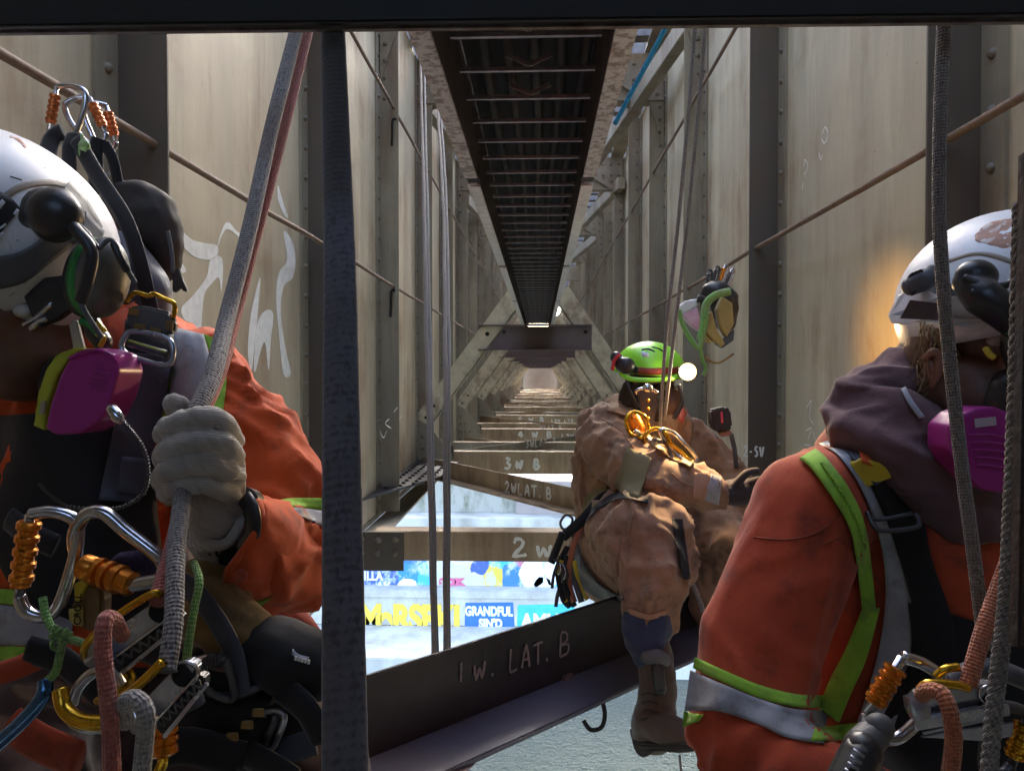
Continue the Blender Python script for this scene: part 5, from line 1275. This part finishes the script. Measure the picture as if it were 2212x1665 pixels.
# the lit headlamp: a real lamp
lamp = thing('headlamp', 'small lit headlamp glaring warm white on the lime helmet', 'headlamp', at(1484, 803, 2.36))
m, nt, bb_ = NT('lamp_glow'); bb_.inputs['Emission Color'].default_value = (1, .55, .16, 1); bb_.inputs['Emission Strength'].default_value = 1.1; M['glow'] = m
b = MB(); b.lathe(at(1474, 804, 2.40), at(1484, 803, 2.365), [(0, .020), (.6, .026), (1, .030)], 18); b.build('housing', M['plast'], lamp, 'auto')
MB().ell(at(1485, 803, 2.362), (.027, .008, .027), None, 20, 10).build('reflector', M['glow'], lamp, True)
m, nt, bb_ = NT('lamp_filament'); bb_.inputs['Emission Color'].default_value = (1, .86, .6, 1); bb_.inputs['Emission Strength'].default_value = 25
MB().ell(at(1485, 803, 2.352), (.015, .008, .015), None, 18, 10).build('lens', m, lamp, True)
ld = bpy.data.lights.new('headlamp_light', 'SPOT'); ld.energy = 3; ld.color = (1, .66, .32); ld.shadow_soft_size = .02; ld.spot_size = R(125); ld.spot_blend = .8
lo = bpy.data.objects.new('headlamp_light', ld); C.objects.link(lo); lo.location = at(1487, 804, 2.33)
tgt = at(1490, 1010, 2.0); lo.rotation_euler = (lo.location-tgt).to_track_quat('Z', 'Y').to_euler(); child(lo, lamp)
ld2 = bpy.data.lights.new('headlamp_flood', 'SPOT'); ld2.energy = 3.2; ld2.color = (1, .52, .10); ld2.shadow_soft_size = .01; ld2.spot_size = R(50); ld2.spot_blend = 1.0
lo2 = bpy.data.objects.new('headlamp_flood', ld2); C.objects.link(lo2); lo2.location = at(1490, 803, 2.31); lo2.rotation_euler = (lo2.location-on_x(1935, 745, 1.2)).to_track_quat('Z', 'Y').to_euler(); child(lo2, lamp)
# his chest gear: descender on the ropes, karabiners, buckles
g3 = thing('rope_descender', 'dark steel descender hanging on the twin ropes at the middle worker chest', 'descender', at(1400, 870, 2.3))
b = MB(); b.prism([at(u, v, 2.30) for u, v in ((1376, 842), (1416, 846), (1420, 872), (1410, 920), (1400, 945), (1392, 912), (1384, 880))], (0, .03, 0)); b.build('side_plate', M['dkalloy'], g3, bevel=.004)
vtube('handle', [(1374, 850, 2.29), (1376, 842, 2.28), (1400, 838, 2.28), (1420, 848, 2.28)], .005, M['steel'], g3); b = MB(); b.ell(at(1398, 838, 2.28), (.016, .012, .014), None, 14, 10); b.build('cam_pin', M['steel'], g3, True)
for dy in (862, 880, 900): vtube('rivet_glint', [(1398, dy, 2.285), (1402, dy+5, 2.285)], .004, M['gold'], g3, n=2)
spec = [([(1352, 905), (1368, 890), (1392, 900), (1400, 930), (1384, 945), (1360, 935)], M['gold'], .006), ([(1392, 940), (1416, 925), (1440, 940), (1450, 970), (1425, 985), (1400, 965)], M['gold'], .006), ([(1425, 930), (1455, 935), (1480, 960), (1505, 990), (1490, 1000), (1455, 975)], M['steel'], .006), ([(1370, 930), (1400, 950), (1420, 960)], M['steel'], .007), ([(1440, 955), (1470, 975), (1500, 1005)], M['gold'], .005), ([(1410, 950), (1440, 960), (1452, 1000)], M['rope_dirty'], .007)]
for k, (pts, mm, r_) in enumerate(spec):
    closed = len(pts) > 3
    nm_ = ('carabiner', 'buckle_bar', 'short_sling')[0 if closed else (2 if k == 5 else 1)]
    o = vtube(nm_, [(u, v, 2.20+.02*(i % 2)) for i, (u, v) in enumerate(pts)], r_, mm, None, closed=closed)
    tag(o, ('gold carabiner topmost on the middle worker chest', 'gold carabiner under the descender of the middle worker', 'silver carabiner lowest on the middle worker chest', 'bright steel buckle bar under the middle worker descender', 'gold buckle bar low on the middle worker chest', 'short tan sling on the middle worker chest')[k], ('carabiner', 'carabiner', 'carabiner', 'buckle', 'buckle', 'sling')[k])
b = MB(); capsule(b, [at(1366, 905, 2.26), at(1378, 925, 2.25)], [.024, .022], 12); b.build('orange_pouch', M['orang'], P3, True)
drape('chest_tool', bv3, [(1410, 935), (1450, 950), (1505, 985)], [(1405, 960), (1440, 985), (1490, 1010)], M['leather'], P3, .02)
drape('red_strap', bv3, [(1472, 880), (1462, 905)], [(1484, 890), (1474, 915)], mat('dull_red', (.35, .06, .05)), P3, .05, nl=3, nw=2)
# rope and slings hanging at his left hip
hs = thing('sling_bundle', 'bundle of black, yellow and rust coloured slings hanging from the middle worker hip', 'slings', at(1235, 1230, 2.3))
for pts, mm, r_, fl in (([(1330, 1068), (1270, 1120), (1238, 1180), (1228, 1250), (1240, 1300)], M['rope_orange'], .010, 1), ([(1225, 1180), (1205, 1230), (1215, 1290), (1230, 1310)], M['black'], .009, .5), ([(1210, 1200), (1196, 1240), (1192, 1270)], M['plast'], .005, 1), ([(1212, 1210), (1206, 1250), (1222, 1300)], M['yellowp'], .008, .4), ([(1225, 1200), (1215, 1240), (1225, 1280), (1240, 1308)], M['black'], .010, .5), ([(1240, 1210), (1250, 1260), (1268, 1295)], M['yellowp'], .007, .4), ([(1232, 1200), (1240, 1250), (1256, 1300)], M['grub'], .010, .5), ([(1215, 1150), (1200, 1190), (1190, 1215)], M['black'], .012, .6), ([(1340, 1060), (1300, 1075), (1260, 1120), (1215, 1160)], M['black'], .016, .6), ([(1220, 1240), (1205, 1280), (1200, 1310)], M['grub'], .006, .5)):
    vtube('sling', [(u, v, 2.24+.015*(i % 2)) for i, (u, v) in enumerate(pts)], r_, mm, hs, flat=fl)
vtube('ring', [(1210, 1128, 2.25), (1222, 1112, 2.25), (1236, 1120, 2.25), (1230, 1138, 2.25), (1216, 1142, 2.25)], .004, M['grub'], hs, closed=True)
for k in range(5): vtube('hook', [(1196+k*6, 1208+k*3, 2.23), (1206+k*5, 1216+k*6, 2.22), (1200+k*6, 1236+k*5, 2.22)], .0035, M['steel'] if k % 2 else M['plast'], hs, n=4, seg=6)
rope('safety_line', 'grey line looping past the middle worker far leg', [(1478, 1240, 2.1), (1500, 1270, 2.1), (1520, 1320, 2.1)], .007, M['rope_dirty'])
o = vtube('hanging_loop', [(1350-90, 1555, 1.75), (1275, 1575, 1.75), (1298, 1570, 1.75), (1306, 1545, 1.75), (1302, 1518, 1.76)], .0055, M['black'], None, flat=.5); tag(o, 'black webbing loop hanging below the dark beam', 'strap')
rope('thin_line', 'thin line hanging below the boot at the bottom edge', [(1468, 1630, 1.7), (1476, 1700, 1.7)], .003, M['rope_dirty'])

# ---------------------------------------------------------------- gear hanging on the right rod behind him
YG = 2.75
hb4 = thing('hanging_bag', 'yellow and black work gloves and pouch hanging from the right rod', 'gloves', at(1550, 690, YG))
b = MB(); capsule(b, [at(1540, 635, YG), at(1560, 650, YG), at(1566, 690, YG)], [.05, .06, .045], 14); me = vs('p', b, .007, 2); wrinkle(me, lambda p: .012*noise.noise(p*22)); link('black_pouch', me, M['plast'], hb4, True)
M['glovey'] = cloth('yellow_hide', (.42, .33, .12), (.30, .23, .10), dirty=(.2, .15, .08))
for q in ([(1538, 672), (1520, 680), (1512, 700), (1530, 725), (1558, 750), (1566, 742), (1548, 710)], [(1560, 640), (1582, 655), (1585, 700), (1570, 728), (1556, 705), (1548, 668)], [(1508, 700), (1516, 712), (1540, 742), (1528, 738)]):
    link('glove_leather', blobplate(q, YG-.10, .05, .0035, 3), M['glovey'], hb4, True)
vplate('grey_toe', [(1545, 742), (1560, 752), (1584, 735), (1586, 712), (1568, 728)], YG-.09, .03, M['grub'], hb4)
h4 = thing('hanging_pouch', 'small white and pink iridescent pouch hanging left of the yellow gloves', 'pouch', at(1490, 680, YG))
link('white_flap', blobplate([(1462, 665), (1480, 650), (1505, 645), (1508, 660), (1490, 672), (1472, 682)], YG-.11, .04, .0035, 2), M['shell'], h4, True)
link('pink_panel', blobplate([(1472, 680), (1490, 670), (1506, 662), (1512, 690), (1510, 715), (1492, 702)], YG-.11, .04, .0035, 2), mat('pink_fabric', (.62, .30, .48), (.7, .5, .62), 30, .5), h4, True)
vtube('black_strap', [(1506, 645, YG-.12), (1520, 650, YG-.12), (1518, 672, YG-.12)], .014, M['plast'], h4)
gc = thing('green_cord', 'bright green cord looped and knotted below the hanging gloves', 'cord', at(1520, 700, YG))
vtube('loop', [(1575, 630, YG-.13), (1545, 638, YG-.14), (1524, 660, YG-.14), (1520, 700, YG-.14), (1512, 735, YG-.14)], .014, M['cord_green'], gc)
vtube('loop', [(1466, 670, YG-.15), (1474, 700, YG-.15), (1490, 730, YG-.15), (1508, 752, YG-.15), (1514, 740, YG-.15), (1518, 690, YG-.15)], .0085, M['cord_green'], gc)
vtube('tail', [(1512, 745, YG-.15), (1516, 775, YG-.15), (1524, 795, YG-.15), (1518, 812, YG-.15)], .007, M['cord_green'], gc)
vtube('tail', [(1520, 772, YG-.15), (1550, 784, YG-.15), (1584, 764, YG-.15)], .004, M['leather'], gc)
for i, (u, v, mm) in enumerate(((1531, 610, M['dkalloy']), (1545, 602, M['dkalloy']), (1561, 598, M['orang']), (1573, 606, M['steel']))):
    carabiner('carabiner', ('darkest and leftmost', 'second from left', 'orange sleeved', 'bright silver rightmost')[i]+' carabiner hooked on the right rod', u, v, YG+.02, 20, 52, 5+i*6, .0042, mm if i != 2 else M['steel'], M['orang'] if i == 2 else M['dkalloy'], 50, 'L')
# small cordless tool battery on its strap
bt = thing('clip_radio', 'small black box clipped on a strap beside the dark stiffener', 'radio', at(1558, 905, 2.5))
vplate('case', [(1536, 886), (1568, 878), (1578, 886), (1582, 922), (1572, 934), (1546, 932), (1538, 920)], 2.45, .06, M['plast'], bt, .006)
vplate('red_mark', [(1556, 890), (1560, 889), (1562, 912), (1558, 914)], 2.446, .004, mat('red_print', (.5, .05, .10)), bt, 0)
vplate('pink_foot', [(1554, 934), (1580, 930), (1578, 940), (1560, 944)], 2.47, .04, mat('dull_pink', (.4, .2, .18)), bt)
vtube('strap', [(1578, 936, 2.5), (1586, 970, 2.5), (1590, 1010, 2.52)], .008, M['grub'], bt, flat=.5)

# ---------------------------------------------------------------- ROPES NEAR THE CAMERA
rope('climbing_rope', 'red rope running down beside the grey rope into the gloved fist and below it', [(672, 30, 1.10), (600, 330, .98), (520, 640, .86), (474, 800, .76), (428, 905, .69), (405, 980, .675), (392, 1070, .655), (372, 1180, .60), (340, 1300, .555)], [.0066, .0066, .0068, .0078], M['rope_red'], 12, 16)
rope('climbing_rope', 'grey flecked rope held in the gloved fist, running down to the lower device', [(650, 30, 1.07), (575, 330, .95), (500, 640, .83), (462, 800, .73), (420, 900, .68), (404, 980, .672), (396, 1075, .645), (386, 1200, .58), (382, 1340, .54), (366, 1450, .52)], [.0095, .0090, .0076, .0066], M['rope_dirty'], 12, 18)
rope('rope_tail', 'red rope arching over the upper device and hanging at the lower left', [(268, 1372, .53), (252, 1340, .505), (232, 1340, .49), (226, 1400, .485), (236, 1520, .48), (240, 1640, .475), (240, 1760, .47)], .0056, M['rope_red'], 12, 18)
rope('rope_tail', 'grey flecked rope arching over the lower device beside the red one', [(272, 1560, .50), (268, 1520, .485), (292, 1508, .475), (314, 1540, .47), (308, 1620, .47), (292, 1760, .465)], .0058, M['rope_grey'], 12, 18)
rope('climbing_rope', 'brown rope hanging in front of the right worker helmet and chest', [(2040, 10, .80), (2026, 380, .80), (2030, 560, .80), (2048, 760, .80), (2075, 1000, .79), (2100, 1180, .78), (2128, 1400, .77)], .0068, M['rope_brown'], 12, 16)
rope('climbing_rope', 'orange rope running into the device on the right worker chest', [(2186, 1190, .74), (2150, 1290, .73), (2118, 1380, .72), (2090, 1480, .71)], .0080, M['rope_orange'], 12, 16)
rope('rope_tail', 'orange red rope arching out of the right worker device and hanging down', [(1994, 1500, .70), (2010, 1490, .685), (2040, 1500, .67), (2058, 1550, .66), (2060, 1620, .66), (2036, 1750, .66)], .0072, M['rope_orange'], 12, 18)
# twisted three-strand rope
tw = thing('twisted_rope', 'grey three-strand twisted rope hanging down the right edge', 'rope', at(2180, 1200, .62))
P = crom([at(*p) for p in [(2204, 440, .64), (2196, 760, .63), (2186, 1050, .62), (2172, 1300, .61), (2148, 1520, .60), (2128, 1760, .59)]], 60); F_ = frames(P)
for s_ in range(3):
    q = [p+(F_[i][1]*math.cos(i*.52+s_*2.094)+F_[i][2]*math.sin(i*.52+s_*2.094))*.0031 for i, p in enumerate(P)]
    MB().tube(q, .0036, 8).build('strand', M['rope_dirty'], tw, True)

# ---------------------------------------------------------------- LEFT WORKER'S DEVICES
def device(label, name, A, B, Y, parent=None):
    """a rope descender drawn between picture points A (left low) and B (right high)"""
    root = thing(name, label, 'descender', at((A[0]+B[0])/2, (A[1]+B[1])/2, Y))
    ax, ay = A; bx, by = B; Ln = math.hypot(bx-ax, by-ay); ux, uy = (bx-ax)/Ln, (by-ay)/Ln; vx, vy = -uy, ux
    if vy < 0: vx, vy = -vx, -vy
    q = lambda s, t, y=Y: at(ax+ux*s*Ln+vx*t, ay+uy*s*Ln+vy*t, y)
    mb = MB(); mb.prism([q(0, -10), q(.1, -26), q(.9, -28), q(1.0, -16), q(1.02, 2), q(.9, 14), q(.1, 22), q(0, 10)], (0, .012, 0)); mb.build('top_plate', M['alloy'], root, bevel=.0015)
    # cut-away side with lattice ribs
    mb = MB(); mb.prism([q(.12, 24, Y-.004), q(.95, 16, Y-.004), q(1.0, 30, Y-.002), q(.92, 46, Y), q(.2, 62, Y), q(.08, 50, Y)], (0, .010, 0)); mb.build('side_body', M['plast'], root, bevel=.001)
    mb = MB()
    for i in range(7):
        s0 = .16+.11*i; mb.bar(q(s0, 26, Y-.006), q(s0+.05, 44, Y-.006), .0016, .0016, (0, 1, 0)); mb.bar(q(s0+.05, 44, Y-.006), q(s0+.11, 26, Y-.006), .0012, .0012, (0, 1, 0))
    mb.build('lattice', M['grub'], root)
    mb = MB(); mb.bar(q(.14, 24, Y-.0065), q(.95, 17, Y-.0065), .0014, .002, (0, 1, 0)); mb.build('edge', M['steel'], root)
    mb = MB(); mb.bar(q(.10, 60, Y-.003), q(.97, 44, Y-.003), .003, .0035, (0, 1, 0)); mb.build('lower_edge', M['alloy'], root, bevel=.0006)
    mb = MB(); mb.lathe(q(.86, -4, Y-.0005), q(.86, -4, Y-.002), [(0, .0092), (1, .0092)], 18); mb.build('rope_slot', M['hole'], root, 'auto')
    P = crom([q(.86, -4, Y-.002)+Vector((math.cos(a_)*.0095, 0, math.sin(a_)*.0085)) for a_ in [i*math.pi/5 for i in range(10)]], 3, True); MB().tube(P, .0016, 8, True).build('slot_rim', M['steel'], root, True)
    mb = MB(); mb.lathe(q(-.02, 4, Y-.004), q(.16, 0, Y-.004), [(0, .010), (.08, .0125), (.9, .0125), (1, .011)], 6); mb.build('hex_barrel', M['alloy'], root, 'auto')
    return root, q
r_, q1 = device('upper silver descender with lattice side below the gloved fist', 'rope_descender', (205, 1420), (375, 1305), .565)
MB().tube(crom([q1(-.10, -10, .555), q1(.0, -34, .545), q1(.35, -48, .545), q1(.85, -46, .55), q1(.95, -30, .555)], 8), .0030, 12, flat=.7).build('handle', M['gold'], r_, True)
r_, q2 = device('lower silver descender with lattice side where the grey rope enters', 'rope_descender', (300, 1560), (420, 1440), .53)
vtube('handle', [(212, 1512, .535), (255, 1508, .52), (300, 1478, .515), (352, 1428, .515)], .0037, M['gold'], r_)
carabiner('carabiner', 'big silver carabiner with amber sleeve at the far left of the harness', 96, 1218, .60, 130, 235, 6, .0052, M['steel'], M['orang'], 8, 'L', t0=.2, t1=.8)
c_ = vtube('carabiner', [(172, 1225, .61), (160, 1160, .605), (185, 1112, .60), (225, 1108, .60), (270, 1145, .60), (345, 1205, .60), (352, 1230, .605)], .0058, M['steel'], None); tag(c_, 'large silver offset carabiner arching behind the red rope', 'carabiner')
b = MB(); b.lathe(at(178, 1222, .595), at(288, 1262, .585), [(0, .008), (.03, .0105), (.22, .0105), (.26, .009), (.3, .0118), (.38, .0118), (.40, .009), (.46, .009), (.48, .0118), (.56, .0118), (.58, .009), (.64, .009), (.66, .0118), (.76, .0118), (.78, .0098), (.97, .0098), (1, .007)], 20)
o = b.build('locking_sleeve', M['orang'], None, 'auto'); tag(o, 'orange ribbed locking sleeve lying across the harness centre', 'carabiner sleeve')
b = MB(); b.lathe(at(288, 1262, .585), at(345, 1252, .58), [(0, .006), (1, .006)], 12); o = b.build('steel_pin', M['steel'], None, 'auto'); tag(o, 'short steel pin right of the orange ribbed sleeve', 'pin')
cr = thing('ascender', 'tan and brown ascender with a yellow printed label on the harness', 'ascender', at(190, 1310, .60))
vplate('body', [(150, 1300), (178, 1262), (206, 1240), (222, 1290), (220, 1350), (196, 1368), (162, 1352)], .605, .016, M['leather'], cr, .003)
vplate('label', [(148, 1316), (176, 1312), (178, 1352), (160, 1350), (150, 1338)], .600, .002, M['label'], cr, 0)
text_obj('CROLL', at(171, 1349, .5985), .0085, M['hole'], cr, 'print', 0, 1.0, .0003).rotation_euler = (0, 0, 0)
for ch in cr.children:
    if ch.name.startswith('print'):
        p0_ = at(174, 1350, .5985)
        ch.data.transform(Matrix.Translation(p0_) @ Matrix.Rotation(R(-88), 4, 'Y') @ Matrix.Translation(-at(171, 1349, .5985)))
vplate('yellow_cam', [(158, 1262), (182, 1248), (188, 1262), (170, 1300), (160, 1296)], .602, .010, M['yellowp'], cr)
# second row of gear
c_ = vtube('carabiner', [(130, 1488, .53), (140, 1530, .525), (175, 1556, .52), (230, 1560, .52), (262, 1545, .525)], .0058, M['gold'], None); tag(c_, 'gold carabiner curving left of the lower descender', 'carabiner')
c_ = vtube('carabiner', [(126, 1490, .535), (138, 1538, .53), (176, 1570, .525), (240, 1572, .525)], .0035, M['steel'], None); tag(c_, 'silver edge of a carabiner just under the gold one', 'carabiner')
c_ = vtube('carabiner', [(160, 1515, .56), (172, 1480, .555), (205, 1450, .55), (240, 1450, .55), (262, 1480, .55)], .0045, M['steel'], None); tag(c_, 'worn steel carabiner tucked behind the red rope tail', 'carabiner')
c_ = vtube('carabiner', [(98, 1470, .56), (94, 1500, .555), (60, 1545, .55), (0, 1600, .545), (-50, 1640, .54)], .0058, M['blued'], None); tag(c_, 'blue anodised carabiner at the lower left corner', 'carabiner')
b = MB(); b.lathe(at(354, 1512, .56), at(350, 1632, .55), [(0, .010), (.04, .0115)]+[(x_, r2) for i in range(5) for x_, r2 in ((.1+.16*i, .0115), (.11+.16*i, .0095), (.15+.16*i, .0095), (.16+.16*i, .0115))]+[(.95, .0115), (1, .008)], 18)
o = b.build('locking_sleeve', M['orang'], None, 'auto'); tag(o, 'orange ribbed sleeve standing upright right of the grey rope tail', 'carabiner sleeve')
o = vtube('carabiner', [(352, 1632, .55), (350, 1650, .55), (330, 1690, .55)], .0042, M['gold'], None); tag(o, 'curved gold carabiner end under the upright orange sleeve', 'carabiner')
# green cord, knot
gk = thing('green_cord', 'frayed green cord knotted between the carabiner and the harness', 'cord', at(130, 1370, .56))
for pts in ([(92, 1290, .575), (100, 1330, .57), (118, 1365, .565), (140, 1380, .56)], [(140, 1380, .56), (160, 1382, .56), (178, 1388, .56), (196, 1392, .56)], [(134, 1390, .56), (128, 1420, .56), (120, 1450, .56), (104, 1468, .56)]):
    vtube('strand', pts, .0032, M['cord_green'], gk)
for i in range(14):
    c0 = at(122+random.uniform(-12, 24), 1372+random.uniform(-12, 14), .555); d_ = Vector((random.uniform(-1, 1), random.uniform(-.6, 0), random.uniform(-1, 1)))*.008
    MB().tube([c0, c0+d_*.5+Vector((0, -.003, 0)), c0+d_], .0019, 6).build('knot_loop', M['cord_green'], gk, True)
gk2 = vtube('green_cord', [(418, 1215, .62), (430, 1255, .60), (420, 1310, .59), (410, 1370, .58), (402, 1430, .575)], .0034, M['cord_green'], None); tag(gk2, 'dull green cord hanging right of the grey rope below the fist', 'cord')
pk = thing('cord_bundle', 'dark purple cord bundle behind the orange ribbed sleeve', 'cord', at(290, 1210, .62))
for i in range(4): vtube('cord', [(245+i*18, 1232-i*3, .62), (262+i*18, 1208-i*3, .61), (290+i*14, 1212, .61), (305+i*8, 1245, .62)], .0058, mat('purple_cord', (.045, .03, .075), (.03, .02, .05), 90, .9, 0, .5, 300), pk)
# tan leather glove stuffed in the belt, orange pack, pouch at the lower right of him
lg = thing('spare_glove', 'tan and black leather glove tucked in the left worker harness', 'glove', at(520, 1350, .72))
b = MB(); capsule(b, [at(440, 1270, .72), at(470, 1320, .70), at(520, 1370, .69), at(570, 1400, .69)], [.030, .032, .028, .024], 14); me = vs('g', b, .004, 2); wrinkle(me, lambda p: .006*noise.noise(p*32)+.003*ridge(noise.noise(p*45))); link('palm', me, M['leather'], lg, True)
b = MB(); capsule(b, [at(560, 1400, .69), at(620, 1420, .68), at(680, 1440, .68)], [.030, .036, .030], 14); me = vs('g', b, .004, 2); wrinkle(me, lambda p: .004*noise.noise(p*32)); link('cuff', me, M['black'], lg, True); bvg = bvh_of(me)
drape('white_print', bvg, [(632, 1400), (645, 1412), (668, 1418)], [(630, 1412), (642, 1422), (664, 1428)], M['alloy'], lg, .002, nl=6, nw=2)
for k in range(5): vplate('print_dash', [(636+7*k, 1416+2*k), (641+7*k, 1417+2*k), (640+7*k, 1426+2*k), (635+7*k, 1425+2*k)], .626, .001, M['shell'], lg, 0)
bag2 = thing('red_stuff_sack', 'dark red cloth sack hanging behind the left worker elbow', 'sack', at(600, 1355, .95))
b = MB(); capsule(b, [at(520, 1345, .95), at(600, 1350, .95), at(675, 1365, .95)], [.03, .040, .010], 14); me = vs('s', b, .006, 2); wrinkle(me, lambda p: .006*noise.noise(p*18)); link('sack', me, cloth('dark_red_cloth', (.28, .045, .03), (.2, .03, .025)), bag2, True)
buckle('leg_buckle', 545, 1570, .66, .75, -78, P1, False)
buckle('hip_buckle', 640, 1500, .68, .5, -80, P1, False)
vtube('webbing_tail', [(430, 1490, .66), (500, 1500, .65), (545, 1490, .65), (572, 1470, .66)], .004, M['dkalloy'], P1)
for pts in ([(600, 1480, .66), (660, 1530, .64), (700, 1600, .64)], [(480, 1600, .66), (560, 1640, .64), (640, 1690, .62)]):
    vtube('thigh_strap', pts, .014, M['black'], P1, flat=.3)
vtube('tool_handle', [(402, 1500, .57), (412, 1528, .57)], .0115, M['navy'], P1, n=3, seg=14)
o = vtube('orange_sling', [(-30, 1462, .62), (40, 1440, .62), (110, 1410, .63), (150, 1405, .64)], .010, M['orange2'], P1, flat=.6)
# right worker's device cluster
r_, q3 = device('silver descender on the right worker chest with orange rope through it', 'rope_descender', (1965, 1525), (2165, 1500), .715)
vtube('handle', [(1985, 1488, .70), (2005, 1476, .695), (2060, 1478, .695), (2090, 1486, .70)], .0042, M['gold'], r_)
vtube('handle', [(2020, 1462, .72), (2040, 1445, .72), (2070, 1440, .72)], .0042, M['gold'], r_)
for k, pts in enumerate(([(1975, 1556), (2040, 1542), (2180, 1522), (2182, 1545), (2040, 1568), (1980, 1578)], [(1990, 1592), (2060, 1576), (2190, 1560), (2186, 1590), (2120, 1600), (2060, 1596)])):
    vplate('side_plate', pts, .705+.004*k, .004, M['alloy'], r_, .0006)
c_ = carabiner('carabiner', 'silver carabiner with orange sleeve curving left of the right worker descender', 1945, 1510, .74, 150, 180, 28, .0062, M['steel'], M['orang'], 10, 'L')
o = MB(); o.ell(at(1898, 1572, .70), (.014, .012, .014), None, 16, 10); capsule(o, [at(1884, 1588, .70), at(1860, 1612, .69)], [.015, .016], 12); o = o.build('lanyard_end', M['grub'], None, True); tag(o, 'grey capped lanyard end below the right carabiner', 'lanyard')
b = MB(); capsule(b, [at(1862, 1622, .685), at(1820, 1720, .66)], [.018, .020], 8); o = b.build('ribbed_grip', M['plast'], None, True); tag(o, 'dark ribbed tool grip at the bottom right', 'tool grip')
gp = MB()
for k in range(5): gp.tube([at(1842-k*6, 1618+k*14, .660), at(1866-k*6, 1634+k*14, .657)], .0016, 6)
child(gp.build('grip_rib', M['alloy'], None, True), o)
rope('grey_sling', 'grey sling crossing behind the right worker device', [(2020, 1500, .76), (2090, 1450, .76), (2150, 1445, .76), (2240, 1480, .76)], .010, M['grub'])
carabiner('carabiner', 'dark steel carabiner low between the right device and the frame edge', 2170, 1600, .72, 110, 150, 20, .0055, M['dkalloy'], M['gold'], 15, 'R')

# more harness clutter on the left worker
for i, (pts, mm, r_, fl) in enumerate((([(300, 1395, .66), (360, 1420, .65), (440, 1470, .65), (520, 1480, .66)], M['black'], .013, .3), ([(20, 1120, .70), (60, 1150, .69), (120, 1180, .69)], M['black'], .012, .35),
      ([(380, 1250, .68), (440, 1300, .66), (500, 1400, .65), (520, 1500, .65)], M['navy'], .011, .3), ([(60, 1400, .62), (140, 1430, .62), (220, 1500, .61)], M['black'], .013, .35), ([(560, 1580, .68), (600, 1620, .66), (680, 1600, .66)], M['navy'], .012, .3),
      ([(20, 1560, .60), (80, 1600, .60), (170, 1640, .59)], M['orange2'], .016, .45), ([(300, 1640, .60), (400, 1610, .62), (520, 1640, .63)], M['black'], .016, .4))):
    vtube('harness_strap', pts, r_, mm, P1, flat=fl)
carabiner('carabiner', 'dark carabiner lying under the spare leather glove', 470, 1460, .64, 120, 60, 80, .0036, M['dkalloy'], M['dkalloy'], 10, 'L')
o = vtube('accessory_ring', [(232, 1470, .58), (262, 1490, .575), (282, 1466, .58), (262, 1440, .585), (236, 1446, .585)], .0045, M['gold'], None, closed=True); tag(o, 'tarnished gold ring between the two descenders', 'ring')
bb2 = thing('tool_pouch', 'black tool pouch with small yellow tabs on the left worker hip', 'pouch', at(480, 1560, .68))
b = MB(); capsule(b, [at(440, 1530, .68), at(520, 1560, .68), at(600, 1560, .69)], [.035, .045, .035], 14); me = vs('tp', b, .005, 2); wrinkle(me, lambda p: .005*noise.noise(p*28)); link('pouch', me, M['black'], bb2, True)
for (u, v) in ((500, 1592), (532, 1566), (556, 1540)): vplate('yellow_tab', [(u-12, v-8), (u+12, v-9), (u+14, v+9), (u-13, v+8)], .628, .003, M['leather'], bb2, .0006)
# ridges and label on the right filter
for k in range(5): vtube('filter_rib', [(2092+k*4, 940+k*16, .9215), (2130+k*3, 938+k*17, .9205), (2170+k*2, 944+k*17, .9215)], .0014, M['magenta'], rs2, n=4, seg=8)
vplate('filter_label', [(2104, 905), (2150, 900), (2152, 918), (2106, 924)], .9225, .001, mat('pale_label', (.5, .42, .48)), rs2, 0)
